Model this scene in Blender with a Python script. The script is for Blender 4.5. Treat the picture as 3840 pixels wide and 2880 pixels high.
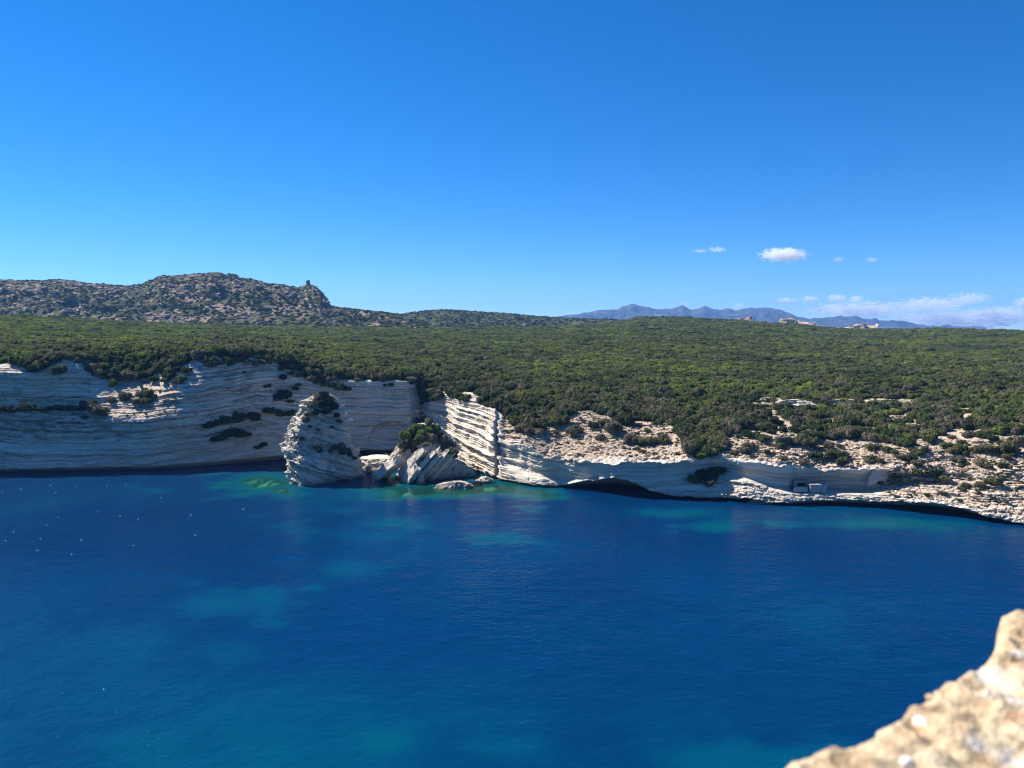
import bpy, math, random
import numpy as np
from mathutils import Vector
from mathutils.bvhtree import BVHTree

random.seed(7)
rng = np.random.default_rng(7)
sc = bpy.context.scene
for o in list(bpy.data.objects):
    bpy.data.objects.remove(o)
COL = sc.collection
R = math.radians

# ------------------------------------------------------------------ camera, sky, sun, exposure
CAM_H, F, CX, CY, HORIZON = 70.0, 2900.0, 1920.0, 1440.0, 1235.0     # full-size photo pixels
PITCH = math.atan((CY - HORIZON) / F)
cam_data = bpy.data.cameras.new('camera')
cam = bpy.data.objects.new('camera', cam_data)
COL.objects.link(cam)
cam.location = (0, 0, CAM_H)
cam.rotation_euler = (R(90) - PITCH, 0, 0)
cam_data.sensor_width = 36.0
cam_data.lens = F / 3840 * 36.0
cam_data.clip_start = 0.05
cam_data.clip_end = 150000
cam_data.dof.use_dof = True
cam_data.dof.focus_distance = 350
cam_data.dof.aperture_fstop = 27.19 / 8.0          # an 8 mm wide lens opening
sc.camera = cam

SUN_EL, SUN_LEFT = 45.0, 58.0                      # degrees up, degrees left of straight ahead
world = bpy.data.worlds.new('World')
sc.world = world
world.use_nodes = True
wn, wl = world.node_tree.nodes, world.node_tree.links
wn.clear()
sky = wn.new('ShaderNodeTexSky')
sky.sky_type = 'NISHITA'
sky.sun_disc = False
sky.sun_elevation = R(SUN_EL)
sky.sun_rotation = R(-SUN_LEFT)
sky.altitude = 0
sky.air_density = 0.7
sky.dust_density = 0.0
sky.ozone_density = 10.0
hsv = wn.new('ShaderNodeHueSaturation')
hsv.inputs['Saturation'].default_value = 1.19
bg = wn.new('ShaderNodeBackground')
bg.inputs['Strength'].default_value = 0.082
wo = wn.new('ShaderNodeOutputWorld')
wl.new(sky.outputs[0], hsv.inputs['Color'])
wl.new(hsv.outputs[0], bg.inputs['Color'])
wl.new(bg.outputs[0], wo.inputs['Surface'])

sun_data = bpy.data.lights.new('sun', 'SUN')
sun_data.energy = 5.0
sun_data.angle = R(0.53)
sun_data.color = (1.0, 0.94, 0.85)
sun = bpy.data.objects.new('sun', sun_data)
COL.objects.link(sun)
to_sun = Vector((-math.cos(R(SUN_EL)) * math.sin(R(SUN_LEFT)), math.cos(R(SUN_EL)) * math.cos(R(SUN_LEFT)), math.sin(R(SUN_EL))))
sun.rotation_euler = to_sun.to_track_quat('Z', 'Y').to_euler()
sun.location = (-300, 100, 400)

sc.view_settings.view_transform = 'Standard'
sc.view_settings.look = 'None'
sc.view_settings.exposure = 0.95
sc.view_settings.gamma = 1.0
sc.view_settings.use_curve_mapping = False
sc.render.engine = 'CYCLES'
sc.cycles.use_denoising = True
sc.cycles.max_bounces = 10
sc.cycles.diffuse_bounces = 4
sc.cycles.glossy_bounces = 2
sc.cycles.transmission_bounces = 4
sc.cycles.transparent_max_bounces = 8
sc.cycles.volume_bounces = 8
sc.cycles.filter_width = 1.25
sc.cycles.caustics_reflective = False
sc.cycles.caustics_refractive = False

# ------------------------------------------------------------------ pixel <-> place
CT, ST = math.cos(PITCH), math.sin(PITCH)

def P(px, py, Y):
    """the point at forward distance Y along the photo pixel's direction (arrays allowed)"""
    px, py, Y = np.broadcast_arrays(np.asarray(px, float), np.asarray(py, float), np.asarray(Y, float))
    dy = F * CT - (py - CY) * ST
    dz = -F * ST - (py - CY) * CT
    k = Y / dy
    return np.stack([(px - CX) * k, Y, CAM_H + dz * k], -1)

def proj(p):
    p = np.asarray(p, float)
    x, y, z = p[..., 0], p[..., 1], p[..., 2] - CAM_H
    d = np.maximum(y * CT - z * ST, 1e-3)
    v = y * ST + z * CT
    return CX + F * x / d, CY - F * v / d

def water_Y(py):
    py = np.asarray(py, float)
    dy = F * CT - (py - CY) * ST
    dz = -F * ST - (py - CY) * CT
    return -CAM_H * dy / dz

# ------------------------------------------------------------------ noise
_perm = rng.permutation(256)
_perm = np.concatenate([_perm, _perm, _perm]).astype(np.int32)
_g = rng.normal(size=(256, 3)).astype(np.float32)
_g /= np.linalg.norm(_g, axis=1, keepdims=True)

def pn(p, scale=1.0, off=0.0):
    p = np.asarray(p, np.float32) * np.float32(scale) + np.float32(off)
    sh = p.shape[:-1]
    p = p.reshape(-1, 3)
    i = np.floor(p).astype(np.int32)
    f = p - i
    i &= 255
    u = f * f * f * (f * (f * 6 - 15) + 10)
    out = 0
    for dx in (0, 1):
        wx = u[:, 0] if dx else 1 - u[:, 0]
        a = _perm[i[:, 0] + dx]
        for dy in (0, 1):
            wy = u[:, 1] if dy else 1 - u[:, 1]
            b = _perm[a + i[:, 1] + dy]
            for dz in (0, 1):
                wz = u[:, 2] if dz else 1 - u[:, 2]
                g = _g[_perm[b + i[:, 2] + dz] & 255]
                out = out + wx * wy * wz * (g[:, 0] * (f[:, 0] - dx) + g[:, 1] * (f[:, 1] - dy) + g[:, 2] * (f[:, 2] - dz))
    return (out * 1.6).reshape(sh)

def fbm(p, scale, octaves=4, off=0.0, gain=0.5):
    s, a, t = scale, 1.0, 0.0
    for k in range(octaves):
        t = t + a * pn(p, s, off + 17.3 * k)
        s *= 2.03
        a *= gain
    return t

def ridged(p, scale, octaves=4, off=0.0, gain=0.55):
    s, a, t = scale, 1.0, 0.0
    for k in range(octaves):
        t = t + a * (1 - 2 * np.abs(pn(p, s, off + 11.7 * k)))
        s *= 2.1
        a *= gain
    return t

def smooth(e0, e1, x):
    t = np.clip((np.asarray(x, float) - e0) / (e1 - e0), 0, 1)
    return t * t * (3 - 2 * t)

def layer_table(seed, tmin, tmax, lo=-60, hi=160, step=0.04, soft=0.10):
    """how far each rock bed stands out, by height across the bedding"""
    r = np.random.default_rng(seed)
    s = np.arange(lo, hi, step)
    v = np.zeros_like(s)
    z = lo
    while z < hi:
        t = tmin + (tmax - tmin) * r.random() ** 1.8
        a, b = int((z - lo) / step), int((z + t - lo) / step)
        v[a:b] = r.random()
        z += t
    n = max(1, int(soft / step))
    v = np.convolve(v, np.ones(n) / n, 'same')
    return s, v

def saw_table(seed, tmin, tmax, lo=-60, hi=160, step=0.04):
    """beds undercut at the foot and jutting at the head"""
    r = np.random.default_rng(seed)
    s = np.arange(lo, hi, step)
    v = np.zeros_like(s)
    z = lo
    while z < hi:
        t = tmin + (tmax - tmin) * r.random() ** 1.5
        a, b = int((z - lo) / step), int((z + t - lo) / step)
        a2 = v[a:b]
        if len(a2): a2[:] = (0.4 + 0.6 * r.random()) * np.linspace(0, 1, len(a2)) ** 0.9
        z += t
    return s, np.convolve(v, np.ones(6) / 6, 'same')
LT_SAW = saw_table(12, 1.4, 4.6)
LT_SAW2 = saw_table(14, 0.7, 2.4)
LT_BIG = layer_table(3, 1.2, 4.2, soft=0.14)
LT_MID = layer_table(5, 0.5, 1.8, soft=0.16)
LT_FINE = layer_table(9, 0.25, 0.8, soft=0.10)

def _hash(a, b):
    h = np.sin(a * 127.1 + b * 311.7) * 43758.5453
    return h - np.floor(h)

def blocks_of(u, s, th, w, seed=0.0):
    """broken beds: each bed of thickness th is cracked into blocks about w long that stand out unevenly (-0.5..0.5)"""
    lay = np.floor(s / th)
    ww = w * (0.6 + 0.8 * _hash(lay, seed + 1.3))
    return _hash(lay, np.floor(u / ww + 7.0 * _hash(lay, seed + 4.1)) + seed) - 0.5

def L(tab, s):
    return np.interp(s, tab[0], tab[1])

# ------------------------------------------------------------------ object helpers
def tag(o, label=None, cat=None, group=None, kind=None):
    if label: o['label'] = label
    if cat: o['category'] = cat
    if group: o['group'] = group
    if kind: o['kind'] = kind
    return o

def link(name, me, mat=None, parent=None):
    o = bpy.data.objects.new(name, me)
    COL.objects.link(o)
    if mat is not None and not me.materials:
        me.materials.append(mat)
    if parent is not None:
        o.parent = parent
    return o

def mesh_grid(name, V, wrap=False, cap=False, attrs=None, smooth_shade=False):
    """V: rows x columns x 3"""
    nr, nc = V.shape[:2]
    idx = np.arange(nr * nc).reshape(nr, nc)
    if wrap:
        idx = np.concatenate([idx, idx[:, :1]], 1)
    q = np.stack([idx[:-1, :-1], idx[:-1, 1:], idx[1:, 1:], idx[1:, :-1]], -1).reshape(-1, 4)
    vs = V.reshape(-1, 3)
    faces = q
    me = bpy.data.meshes.new(name)
    nv, nf = len(vs), len(faces)
    me.vertices.add(nv)
    me.vertices.foreach_set('co', vs.astype(np.float32).ravel())
    loops = faces.ravel()
    starts = np.arange(nf) * 4
    totals = np.full(nf, 4)
    if cap:
        top = idx[-1, :nc]
        loops = np.concatenate([loops, top])
        starts = np.append(starts, nf * 4)
        totals = np.append(totals, nc)
        nf += 1
    me.loops.add(len(loops))
    me.loops.foreach_set('vertex_index', loops.astype(np.int32))
    me.polygons.add(nf)
    me.polygons.foreach_set('loop_start', starts.astype(np.int32))
    me.polygons.foreach_set('loop_total', totals.astype(np.int32))
    me.polygons.foreach_set('use_smooth', np.full(nf, smooth_shade))
    me.update(calc_edges=True)
    me.validate()
    for k, a in (attrs or {}).items():
        at = me.attributes.new(k, 'FLOAT', 'POINT')
        at.data.foreach_set('value', np.asarray(a, np.float32).ravel())
    return me

def bvh_of(me):
    n = len(me.vertices)
    co = np.empty(n * 3, np.float32)
    me.vertices.foreach_get('co', co)
    lp = np.empty(len(me.loops), np.int32)
    me.loops.foreach_get('vertex_index', lp)
    st = np.empty(len(me.polygons), np.int32)
    tt = np.empty(len(me.polygons), np.int32)
    me.polygons.foreach_get('loop_start', st)
    me.polygons.foreach_get('loop_total', tt)
    polys = [lp[a:a + b].tolist() for a, b in zip(st, tt)]
    return BVHTree.FromPolygons([tuple(v) for v in co.reshape(-1, 3).tolist()], polys)

# ------------------------------------------------------------------ materials
def new_mat(name):
    m = bpy.data.materials.new(name)
    m.use_nodes = True
    n, l = m.node_tree.nodes, m.node_tree.links
    n.clear()
    out = n.new('ShaderNodeOutputMaterial')
    return m, n, l, out

def node(n, typ, **kw):
    x = n.new(typ)
    for k, v in kw.items():
        if k in x.inputs.keys():
            x.inputs[k].default_value = v
        else:
            setattr(x, k, v)
    return x

def ramp(n, l, src, stops):
    r = n.new('ShaderNodeValToRGB')
    els = r.color_ramp.elements
    while len(els) > 1:
        els.remove(els[-1])
    els[0].position, els[0].color = stops[0][0], (*stops[0][1], 1)
    for p_, c in stops[1:]:
        e = els.new(p_)
        e.color = (*c, 1)
    l.new(src, r.inputs[0])
    return r.outputs[0]

def mixc(n, l, fac, a, b, mode='MIX'):
    m = n.new('ShaderNodeMix')
    m.data_type = 'RGBA'
    m.blend_type = mode
    for s, v in ((m.inputs[0], fac), (m.inputs[6], a), (m.inputs[7], b)):
        if hasattr(v, 'links') or hasattr(v, 'is_linked'):
            l.new(v, s)
        else:
            s.default_value = v if not isinstance(v, tuple) else (*v, 1)
    return m.outputs[2]

def math_n(n, l, op, a, b=None):
    m = n.new('ShaderNodeMath')
    m.operation = op
    for s, v in ((m.inputs[0], a), (m.inputs[1], b)):
        if v is None:
            continue
        if hasattr(v, 'is_linked'):
            l.new(v, s)
        else:
            s.default_value = v
    return m.outputs[0]

def limestone(name, use_attrs=True, warm=0.0):
    """pale bedded limestone; bed colours follow the 'strata' height, rubble and soil where marked"""
    m, n, l, out = new_mat(name)
    geo = node(n, 'ShaderNodeNewGeometry')
    st = node(n, 'ShaderNodeAttribute', attribute_name='strata')
    sep = node(n, 'ShaderNodeSeparateXYZ')
    l.new(geo.outputs['Position'], sep.inputs[0])
    comb = node(n, 'ShaderNodeCombineXYZ')
    l.new(math_n(n, l, 'MULTIPLY', sep.outputs[0], 0.03), comb.inputs[0])
    l.new(math_n(n, l, 'MULTIPLY', sep.outputs[1], 0.03), comb.inputs[1])
    l.new(math_n(n, l, 'MULTIPLY', st.outputs['Fac'], 0.9), comb.inputs[2])
    bands = node(n, 'ShaderNodeTexNoise', Scale=1.0, Detail=5.0, Roughness=0.65)
    l.new(comb.outputs[0], bands.inputs['Vector'])
    base = ramp(n, l, bands.outputs['Fac'], [(0.30, (0.25, 0.215, 0.175)), (0.41, (0.44, 0.395, 0.33)), (0.52, (0.58, 0.53, 0.45)), (0.70, (0.68, 0.63, 0.55))])
    big = node(n, 'ShaderNodeTexNoise', Scale=0.06, Detail=3.0)
    l.new(geo.outputs['Position'], big.inputs['Vector'])
    base = mixc(n, l, ramp(n, l, big.outputs['Fac'], [(0.45, (0, 0, 0)), (0.7, (0.55, 0.55, 0.55))]), base, (0.50, 0.41, 0.31))
    # rubble
    scr = node(n, 'ShaderNodeAttribute', attribute_name='scree')
    rub = node(n, 'ShaderNodeTexNoise', Scale=0.9, Detail=6.0, Roughness=0.7)
    l.new(geo.outputs['Position'], rub.inputs['Vector'])
    rubc = ramp(n, l, rub.outputs['Fac'], [(0.30, (0.19, 0.135, 0.095)), (0.43, (0.37, 0.285, 0.21)), (0.55, (0.50, 0.405, 0.305)), (0.70, (0.61, 0.53, 0.43))])
    base = mixc(n, l, scr.outputs['Fac'], base, rubc)
    # dark weathering and lichen, with painted shade on the stack and cliff parts
    sta = node(n, 'ShaderNodeAttribute', attribute_name='stain_shade')
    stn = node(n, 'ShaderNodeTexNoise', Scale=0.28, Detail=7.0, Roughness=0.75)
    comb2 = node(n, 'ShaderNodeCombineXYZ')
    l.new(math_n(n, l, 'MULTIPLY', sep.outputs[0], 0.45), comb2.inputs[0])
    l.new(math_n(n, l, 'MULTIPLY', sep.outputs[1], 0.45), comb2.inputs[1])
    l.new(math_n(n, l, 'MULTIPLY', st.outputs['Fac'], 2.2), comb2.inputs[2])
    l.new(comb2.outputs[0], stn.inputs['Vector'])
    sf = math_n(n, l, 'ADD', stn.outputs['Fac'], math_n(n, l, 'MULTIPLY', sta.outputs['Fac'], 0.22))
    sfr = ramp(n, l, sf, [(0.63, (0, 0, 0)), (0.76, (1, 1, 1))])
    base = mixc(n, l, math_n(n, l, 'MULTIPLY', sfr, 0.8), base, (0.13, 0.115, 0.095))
    # soil under bushes
    veg = node(n, 'ShaderNodeAttribute', attribute_name='veg')
    base = mixc(n, l, math_n(n, l, 'MULTIPLY', veg.outputs['Fac'], 0.93), base, (0.125, 0.135, 0.055))
    # wet dark band by the sea
    wet = ramp(n, l, math_n(n, l, 'ADD', sep.outputs[2], math_n(n, l, 'MULTIPLY', rub.outputs['Fac'], 2.0)), [(0.0, (1, 1, 1)), (1.0, (0, 0, 0))])
    wr = node(n, 'ShaderNodeMapRange', **{'From Min': 1.0, 'From Max': 2.6, 'To Min': 0.75, 'To Max': 0.0})
    l.new(math_n(n, l, 'ADD', sep.outputs[2], rub.outputs['Fac']), wr.inputs['Value'])
    base = mixc(n, l, wr.outputs[0], base, (0.16, 0.13, 0.085))
    b = node(n, 'ShaderNodeBsdfPrincipled', Roughness=0.95)
    b.inputs['Specular IOR Level'].default_value = 0.1
    l.new(base, b.inputs['Base Color'])
    bump = node(n, 'ShaderNodeBump', Strength=0.55, Distance=0.5)
    hf = math_n(n, l, 'ADD', bands.outputs['Fac'], math_n(n, l, 'MULTIPLY', rub.outputs['Fac'], math_n(n, l, 'ADD', math_n(n, l, 'MULTIPLY', scr.outputs['Fac'], 0.7), 0.15)))
    l.new(hf, bump.inputs['Height'])
    l.new(bump.outputs[0], b.inputs['Normal'])
    l.new(b.outputs[0], out.inputs[0])
    return m

M_LIME = limestone('limestone')

def leaf_mat(name, col, var=0.35):
    m, n, l, out = new_mat(name)
    oi = node(n, 'ShaderNodeObjectInfo')
    geo = node(n, 'ShaderNodeNewGeometry')
    no = node(n, 'ShaderNodeTexNoise', Scale=0.9, Detail=2.0)
    l.new(geo.outputs['Position'], no.inputs['Vector'])
    f = math_n(n, l, 'ADD', math_n(n, l, 'MULTIPLY', oi.outputs['Random'], 0.55), math_n(n, l, 'MULTIPLY', no.outputs['Fac'], 0.45))
    lo = tuple(c * (1 - var) for c in col)
    hi = (col[0] * (1 + var * 1.25), col[1] * (1 + var), col[2] * (1 + var * 0.6))
    c = ramp(n, l, f, [(0.1, lo), (0.5, col), (0.9, hi)])
    d = node(n, 'ShaderNodeBsdfDiffuse')
    t = node(n, 'ShaderNodeBsdfTranslucent')
    l.new(c, d.inputs[0])
    l.new(c, t.inputs[0])
    mx = node(n, 'ShaderNodeMixShader', Fac=0.40)
    l.new(d.outputs[0], mx.inputs[1])
    l.new(t.outputs[0], mx.inputs[2])
    l.new(mx.outputs[0], out.inputs[0])
    return m

M_LEAF = [leaf_mat('leaf_bright', (0.185, 0.232, 0.060)), leaf_mat('leaf_green', (0.126, 0.164, 0.055)),
          leaf_mat('leaf_dark', (0.068, 0.094, 0.042)), leaf_mat('leaf_grey', (0.185, 0.170, 0.120)),
          leaf_mat('leaf_olive', (0.122, 0.134, 0.064))]

def plain_rock(name, c0, c1, c2, scale=0.5, rough=0.95, bump_d=0.3):
    m, n, l, out = new_mat(name)
    geo = node(n, 'ShaderNodeNewGeometry')
    no = node(n, 'ShaderNodeTexNoise', Scale=scale, Detail=7.0, Roughness=0.65)
    l.new(geo.outputs['Position'], no.inputs['Vector'])
    c = ramp(n, l, no.outputs['Fac'], [(0.3, c0), (0.5, c1), (0.7, c2)])
    b = node(n, 'ShaderNodeBsdfPrincipled', Roughness=rough)
    b.inputs['Specular IOR Level'].default_value = 0.15
    l.new(c, b.inputs['Base Color'])
    bump = node(n, 'ShaderNodeBump', Strength=0.6, Distance=bump_d)
    l.new(no.outputs['Fac'], bump.inputs['Height'])
    l.new(bump.outputs[0], b.inputs['Normal'])
    l.new(b.outputs[0], out.inputs[0])
    return m

M_GRANITE = plain_rock('pink_granite', (0.23, 0.175, 0.135), (0.36, 0.275, 0.21), (0.48, 0.38, 0.30), 0.15)
M_CONCRETE = plain_rock('weathered_concrete', (0.27, 0.26, 0.24), (0.36, 0.345, 0.32), (0.43, 0.42, 0.39), 0.8, 0.9, 0.03)
M_VOID = plain_rock('painted_gallery_dark', (0.02, 0.02, 0.02), (0.03, 0.03, 0.028), (0.04, 0.038, 0.035), 1.0)  # near-black colour stands in for the shade inside the doorway
M_SEABED = plain_rock('seabed_rock', (0.04, 0.05, 0.035), (0.10, 0.115, 0.075), (0.24, 0.24, 0.16), 0.25)
M_SUNKEN = plain_rock('algae_boulder', (0.42, 0.43, 0.27), (0.56, 0.55, 0.36), (0.68, 0.65, 0.45), 0.3)

# ------------------------------------------------------------------ the coast: stations along the shore
# px : front waterline py, cave depth | lip | lower face top | bench back | face top | slope mid | plant edge   (py, metres behind the waterline)
ST_ROWS = {
 -700: (1795, 2, 1782, 0, 1650, 3, 1520, 7, 1505, 13, 1400, 17, 1365, 24),
 0:    (1773, 3, 1760, 0, 1640, 2, 1527, 5, 1511, 13, 1395, 16, 1365, 24),
 230:  (1768, 3, 1752, 0, 1640, 3, 1531, 6, 1513, 13, 1400, 16, 1345, 24),
 385:  (1765, 3, 1750, 0, 1650, 3, 1560, 6, 1500, 15, 1430, 24, 1350, 38),
 450:  (1764, 3, 1748, 0, 1650, 0, 1570, 1, 1520, 10, 1440, 28, 1345, 46),
 560:  (1762, 3, 1746, 0, 1650, -1, 1570, -1, 1520, 10, 1430, 30, 1350, 44),
 655:  (1757, 3, 1740, 0, 1640, 1, 1555, 2, 1490, 9, 1405, 20, 1345, 32),
 760:  (1750, 3, 1733, 0, 1650, 3, 1560, 6, 1450, 9, 1380, 13, 1330, 20),
 960:  (1735, 4, 1716, 0, 1640, 4, 1560, 9, 1450, 12, 1380, 15, 1326, 22),
 1080: (1724, 4, 1705, 0, 1630, 4, 1550, 8, 1460, 11, 1400, 14, 1348, 22),
 1200: (1712, 6, 1690, 0, 1610, 2, 1540, 4, 1470, 7, 1425, 11, 1392, 22),
 1300: (1706, 10, 1688, 0, 1600, 1, 1540, 2, 1480, 3, 1430, 5, 1412, 14),
 1540: (1704, 10, 1688, 0, 1600, 1, 1540, 2, 1480, 3, 1430, 4, 1413, 12),
 1585: (1704, 8, 1690, 3, 1620, 7, 1560, 11, 1500, 16, 1450, 22, 1420, 34),
 1618: (1712, 3, 1700, 0, 1640, 2, 1580, 3, 1540, 4, 1500, 6, 1480, 12),
 1670: (1719, 3, 1707, 0, 1650, 2, 1592, 3, 1548, 5, 1500, 9, 1474, 15),
 1725: (1745, 3, 1735, 0, 1680, 2, 1620, 5, 1560, 9, 1500, 15, 1468, 24),
 1800: (1775, 3, 1765, 0, 1700, 3, 1640, 6, 1580, 11, 1520, 19, 1482, 29),
 1857: (1797, 2, 1785, 0, 1720, 3, 1660, 6, 1600, 11, 1545, 20, 1512, 31),
 1864: (1797, 5, 1785, 4, 1720, 8, 1660, 12, 1600, 17, 1545, 25, 1514, 34),
 1871: (1800, 2, 1788, 0, 1730, 3, 1690, 7, 1620, 11, 1560, 22, 1520, 34),
 1900: (1806, 2, 1794, 0, 1755, 3, 1730, 8, 1655, 9, 1600, 20, 1550, 34),
 1960: (1818, 2, 1808, 0, 1785, 2, 1765, 7, 1655, 6, 1630, 14, 1610, 22),
 2034: (1829, 2, 1818, 0, 1795, 2, 1780, 6, 1715, 4, 1650, 18, 1599, 32),
 2100: (1828, 3, 1818, 0, 1805, 2, 1795, 5, 1722, 3, 1645, 22, 1560, 44),
 2180: (1838, 12, 1806, 0, 1800, 2, 1795, 3, 1730, 1, 1640, 26, 1538, 50),
 2300: (1855, 24, 1789, 0, 1783, 1, 1770, 1, 1733, 0, 1645, 26, 1565, 46),
 2380: (1859, 22, 1806, 0, 1795, 1, 1773, 1, 1734, 0, 1655, 24, 1588, 42),
 2440: (1862, 14, 1838, 0, 1815, 1, 1783, 1, 1733, 0, 1655, 24, 1588, 42),
 2500: (1865, 8, 1855, 0, 1830, 1, 1792, 1, 1730, 0, 1655, 22, 1586, 42),
 2550: (1868, 5, 1862, -1, 1845, 1, 1805, 3, 1724, 2, 1660, 18, 1608, 34),
 2640: (1871, 4, 1864, -2, 1820, 1, 1770, 8, 1716, 6, 1660, 20, 1612, 36),
 2715: (1873, 4, 1866, -2, 1800, 2, 1765, 8, 1712, 7, 1655, 24, 1612, 36),
 2800: (1884, 6, 1868, -2, 1810, 2, 1790, 8, 1732, 6, 1670, 20, 1620, 36),
 2900: (1891, 4, 1884, -1, 1835, 2, 1818, 8, 1744, 6, 1690, 18, 1630, 36),
 2960: (1894, 4, 1882, -1, 1848, 1, 1832, 9, 1749, 7, 1700, 16, 1640, 34),
 2972: (1894, 4, 1880, -1, 1852, 1, 1834, 13, 1750, 8, 1700, 16, 1640, 34),
 3100: (1896, 6, 1875, 0, 1853, 2, 1835, 14, 1760, 8, 1710, 18, 1650, 34),
 3255: (1903, 8, 1880, 0, 1855, 2, 1836, 14, 1757, 8, 1705, 20, 1652, 36),
 3330: (1910, 9, 1880, 0, 1855, 3, 1822, 11, 1763, 10, 1705, 22, 1652, 38),
 3470: (1927, 12, 1884, 0, 1868, 3, 1812, 14, 1769, 15, 1705, 26, 1650, 42),
 3600: (1940, 12, 1900, 0, 1885, 3, 1820, 14, 1778, 20, 1710, 32, 1645, 46),
 3700: (1958, 8, 1935, 0, 1905, 3, 1840, 12, 1785, 20, 1715, 32, 1643, 46),
 3840: (1970, 3, 1962, 0, 1925, 4, 1860, 13, 1790, 22, 1720, 34, 1640, 50),
 4600: (2040, 3, 2030, 0, 2000, 4, 1920, 13, 1840, 22, 1750, 36, 1650, 52),
}
# plateau behind the rim: px : (py, forward distance) x 4
ST_TOP = {
 -700: (1318, 430, 1265, 620, 1200, 900, 1172, 1100),
 0:    (1318, 440, 1272, 620, 1212, 880, 1182, 1050),
 300:  (1318, 445, 1276, 640, 1225, 950, 1198, 1250),
 600:  (1318, 450, 1280, 650, 1240, 1000, 1214, 1500),
 1000: (1320, 470, 1287, 660, 1250, 1000, 1225, 1600),
 1300: (1378, 490, 1312, 700, 1260, 1050, 1229, 1700),
 1600: (1390, 500, 1330, 680, 1270, 1050, 1231, 1800),
 1900: (1455, 450, 1350, 640, 1280, 1000, 1230, 1800),
 2200: (1450, 450, 1350, 640, 1270, 1050, 1220, 1900),
 2290: (1445, 470, 1345, 660, 1265, 1080, 1210, 2000),
 2400: (1437, 480, 1340, 680, 1260, 1100, 1190, 2100),
 2580: (1435, 490, 1340, 700, 1262, 1100, 1192, 2100),
 2750: (1432, 500, 1345, 700, 1268, 1100, 1202, 2100),
 3000: (1430, 490, 1350, 700, 1278, 1100, 1219, 2050),
 3165: (1430, 490, 1355, 690, 1285, 1080, 1235, 1900),
 3330: (1430, 485, 1358, 680, 1288, 1050, 1236, 1800),
 3500: (1430, 480, 1360, 670, 1290, 1020, 1231, 1700),
 3840: (1430, 470, 1365, 650, 1295, 980, 1242, 1500),
 4600: (1440, 450, 1370, 640, 1300, 950, 1252, 1400),
}
kx = sorted(ST_ROWS)
tabA = np.array([ST_ROWS[k] for k in kx], float)
kt = sorted(ST_TOP)
tabB = np.array([ST_TOP[k] for k in kt], float)

pxs = np.concatenate([np.arange(-700, -60, 12.0), np.arange(-60, 3900, 2.6), np.arange(3900, 4601, 12.0)])
A = np.stack([np.interp(pxs, kx, tabA[:, j]) for j in range(tabA.shape[1])], 1)
B = np.stack([np.interp(pxs, kt, tabB[:, j]) for j in range(tabB.shape[1])], 1)

Yf = water_Y(A[:, 0])
rows = []
pw = P(pxs, A[:, 0], Yf)
back = Yf + A[:, 1]
w1 = np.stack([pw[:, 0] * back / Yf, back, np.zeros_like(Yf)], 1)
w0 = w1.copy(); w0[:, 1] -= 1.0; w0[:, 2] = -9
rows += [w0, w1]
for j in range(6):
    rows.append(P(pxs, A[:, 2 + 2 * j], Yf + A[:, 3 + 2 * j]))
for j in range(4):
    rows.append(P(pxs, B[:, 2 * j], B[:, 2 * j + 1]))
last = rows[-1].copy(); s_ = (last[:, 1] + 500) / last[:, 1]
last[:, 0] *= s_; last[:, 1] += 500; last[:, 2] = 40
rows.append(last)
rows = np.stack(rows, 0)                                   # 13 x n x 3
segs = [5, 22, 34, 34, 46, 42, 46, 36, 34, 26, 22, 4]
parts, vpar = [], []
for j, k in enumerate(segs):
    t = np.arange(k) / k
    if 7 <= j <= 10:                                       # straight ground: even in 1/distance looks even
        parts.append(rows[j][None] * (1 - t)[:, None, None] + rows[j + 1][None] * t[:, None, None])
    else:
        parts.append(rows[j][None] * (1 - t)[:, None, None] + rows[j + 1][None] * t[:, None, None])
    vpar.append(j + t)
parts.append(rows[-1][None]); vpar.append(np.array([12.0]))
V = np.concatenate(parts, 0)
vp = np.concatenate(vpar)
nR, nC = V.shape[:2]

def blur_axis(a, n, axis):
    k = np.exp(-np.linspace(-2, 2, 2 * n + 1) ** 2); k /= k.sum()
    pad = [(0, 0)] * a.ndim; pad[axis] = (n, n)
    b = np.pad(a, pad, mode='edge')
    out = 0
    for i, w in enumerate(k):
        sl = [slice(None)] * a.ndim; sl[axis] = slice(i, i + a.shape[axis])
        out = out + w * b[tuple(sl)]
    return out

V = blur_axis(V, 3, 1)
Vs = blur_axis(blur_axis(V, 2, 0), 4, 1)
Vs[0:6] = V[0:6]
keep = smooth(7.3, 8.0, vp)[:, None, None]
V = Vs * (1 - keep) + V * keep

PX, PY = proj(V)
# seaward horizontal direction from the coast line itself
c = blur_axis(rows[4], 10, 0)
tan = np.gradient(c, axis=0)
nrm = np.stack([tan[:, 1], -tan[:, 0]], 1)
nrm /= np.linalg.norm(nrm, axis=1, keepdims=True) + 1e-9
N = np.zeros_like(V); N[..., 0] = nrm[None, :, 0]; N[..., 1] = nrm[None, :, 1]

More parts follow.
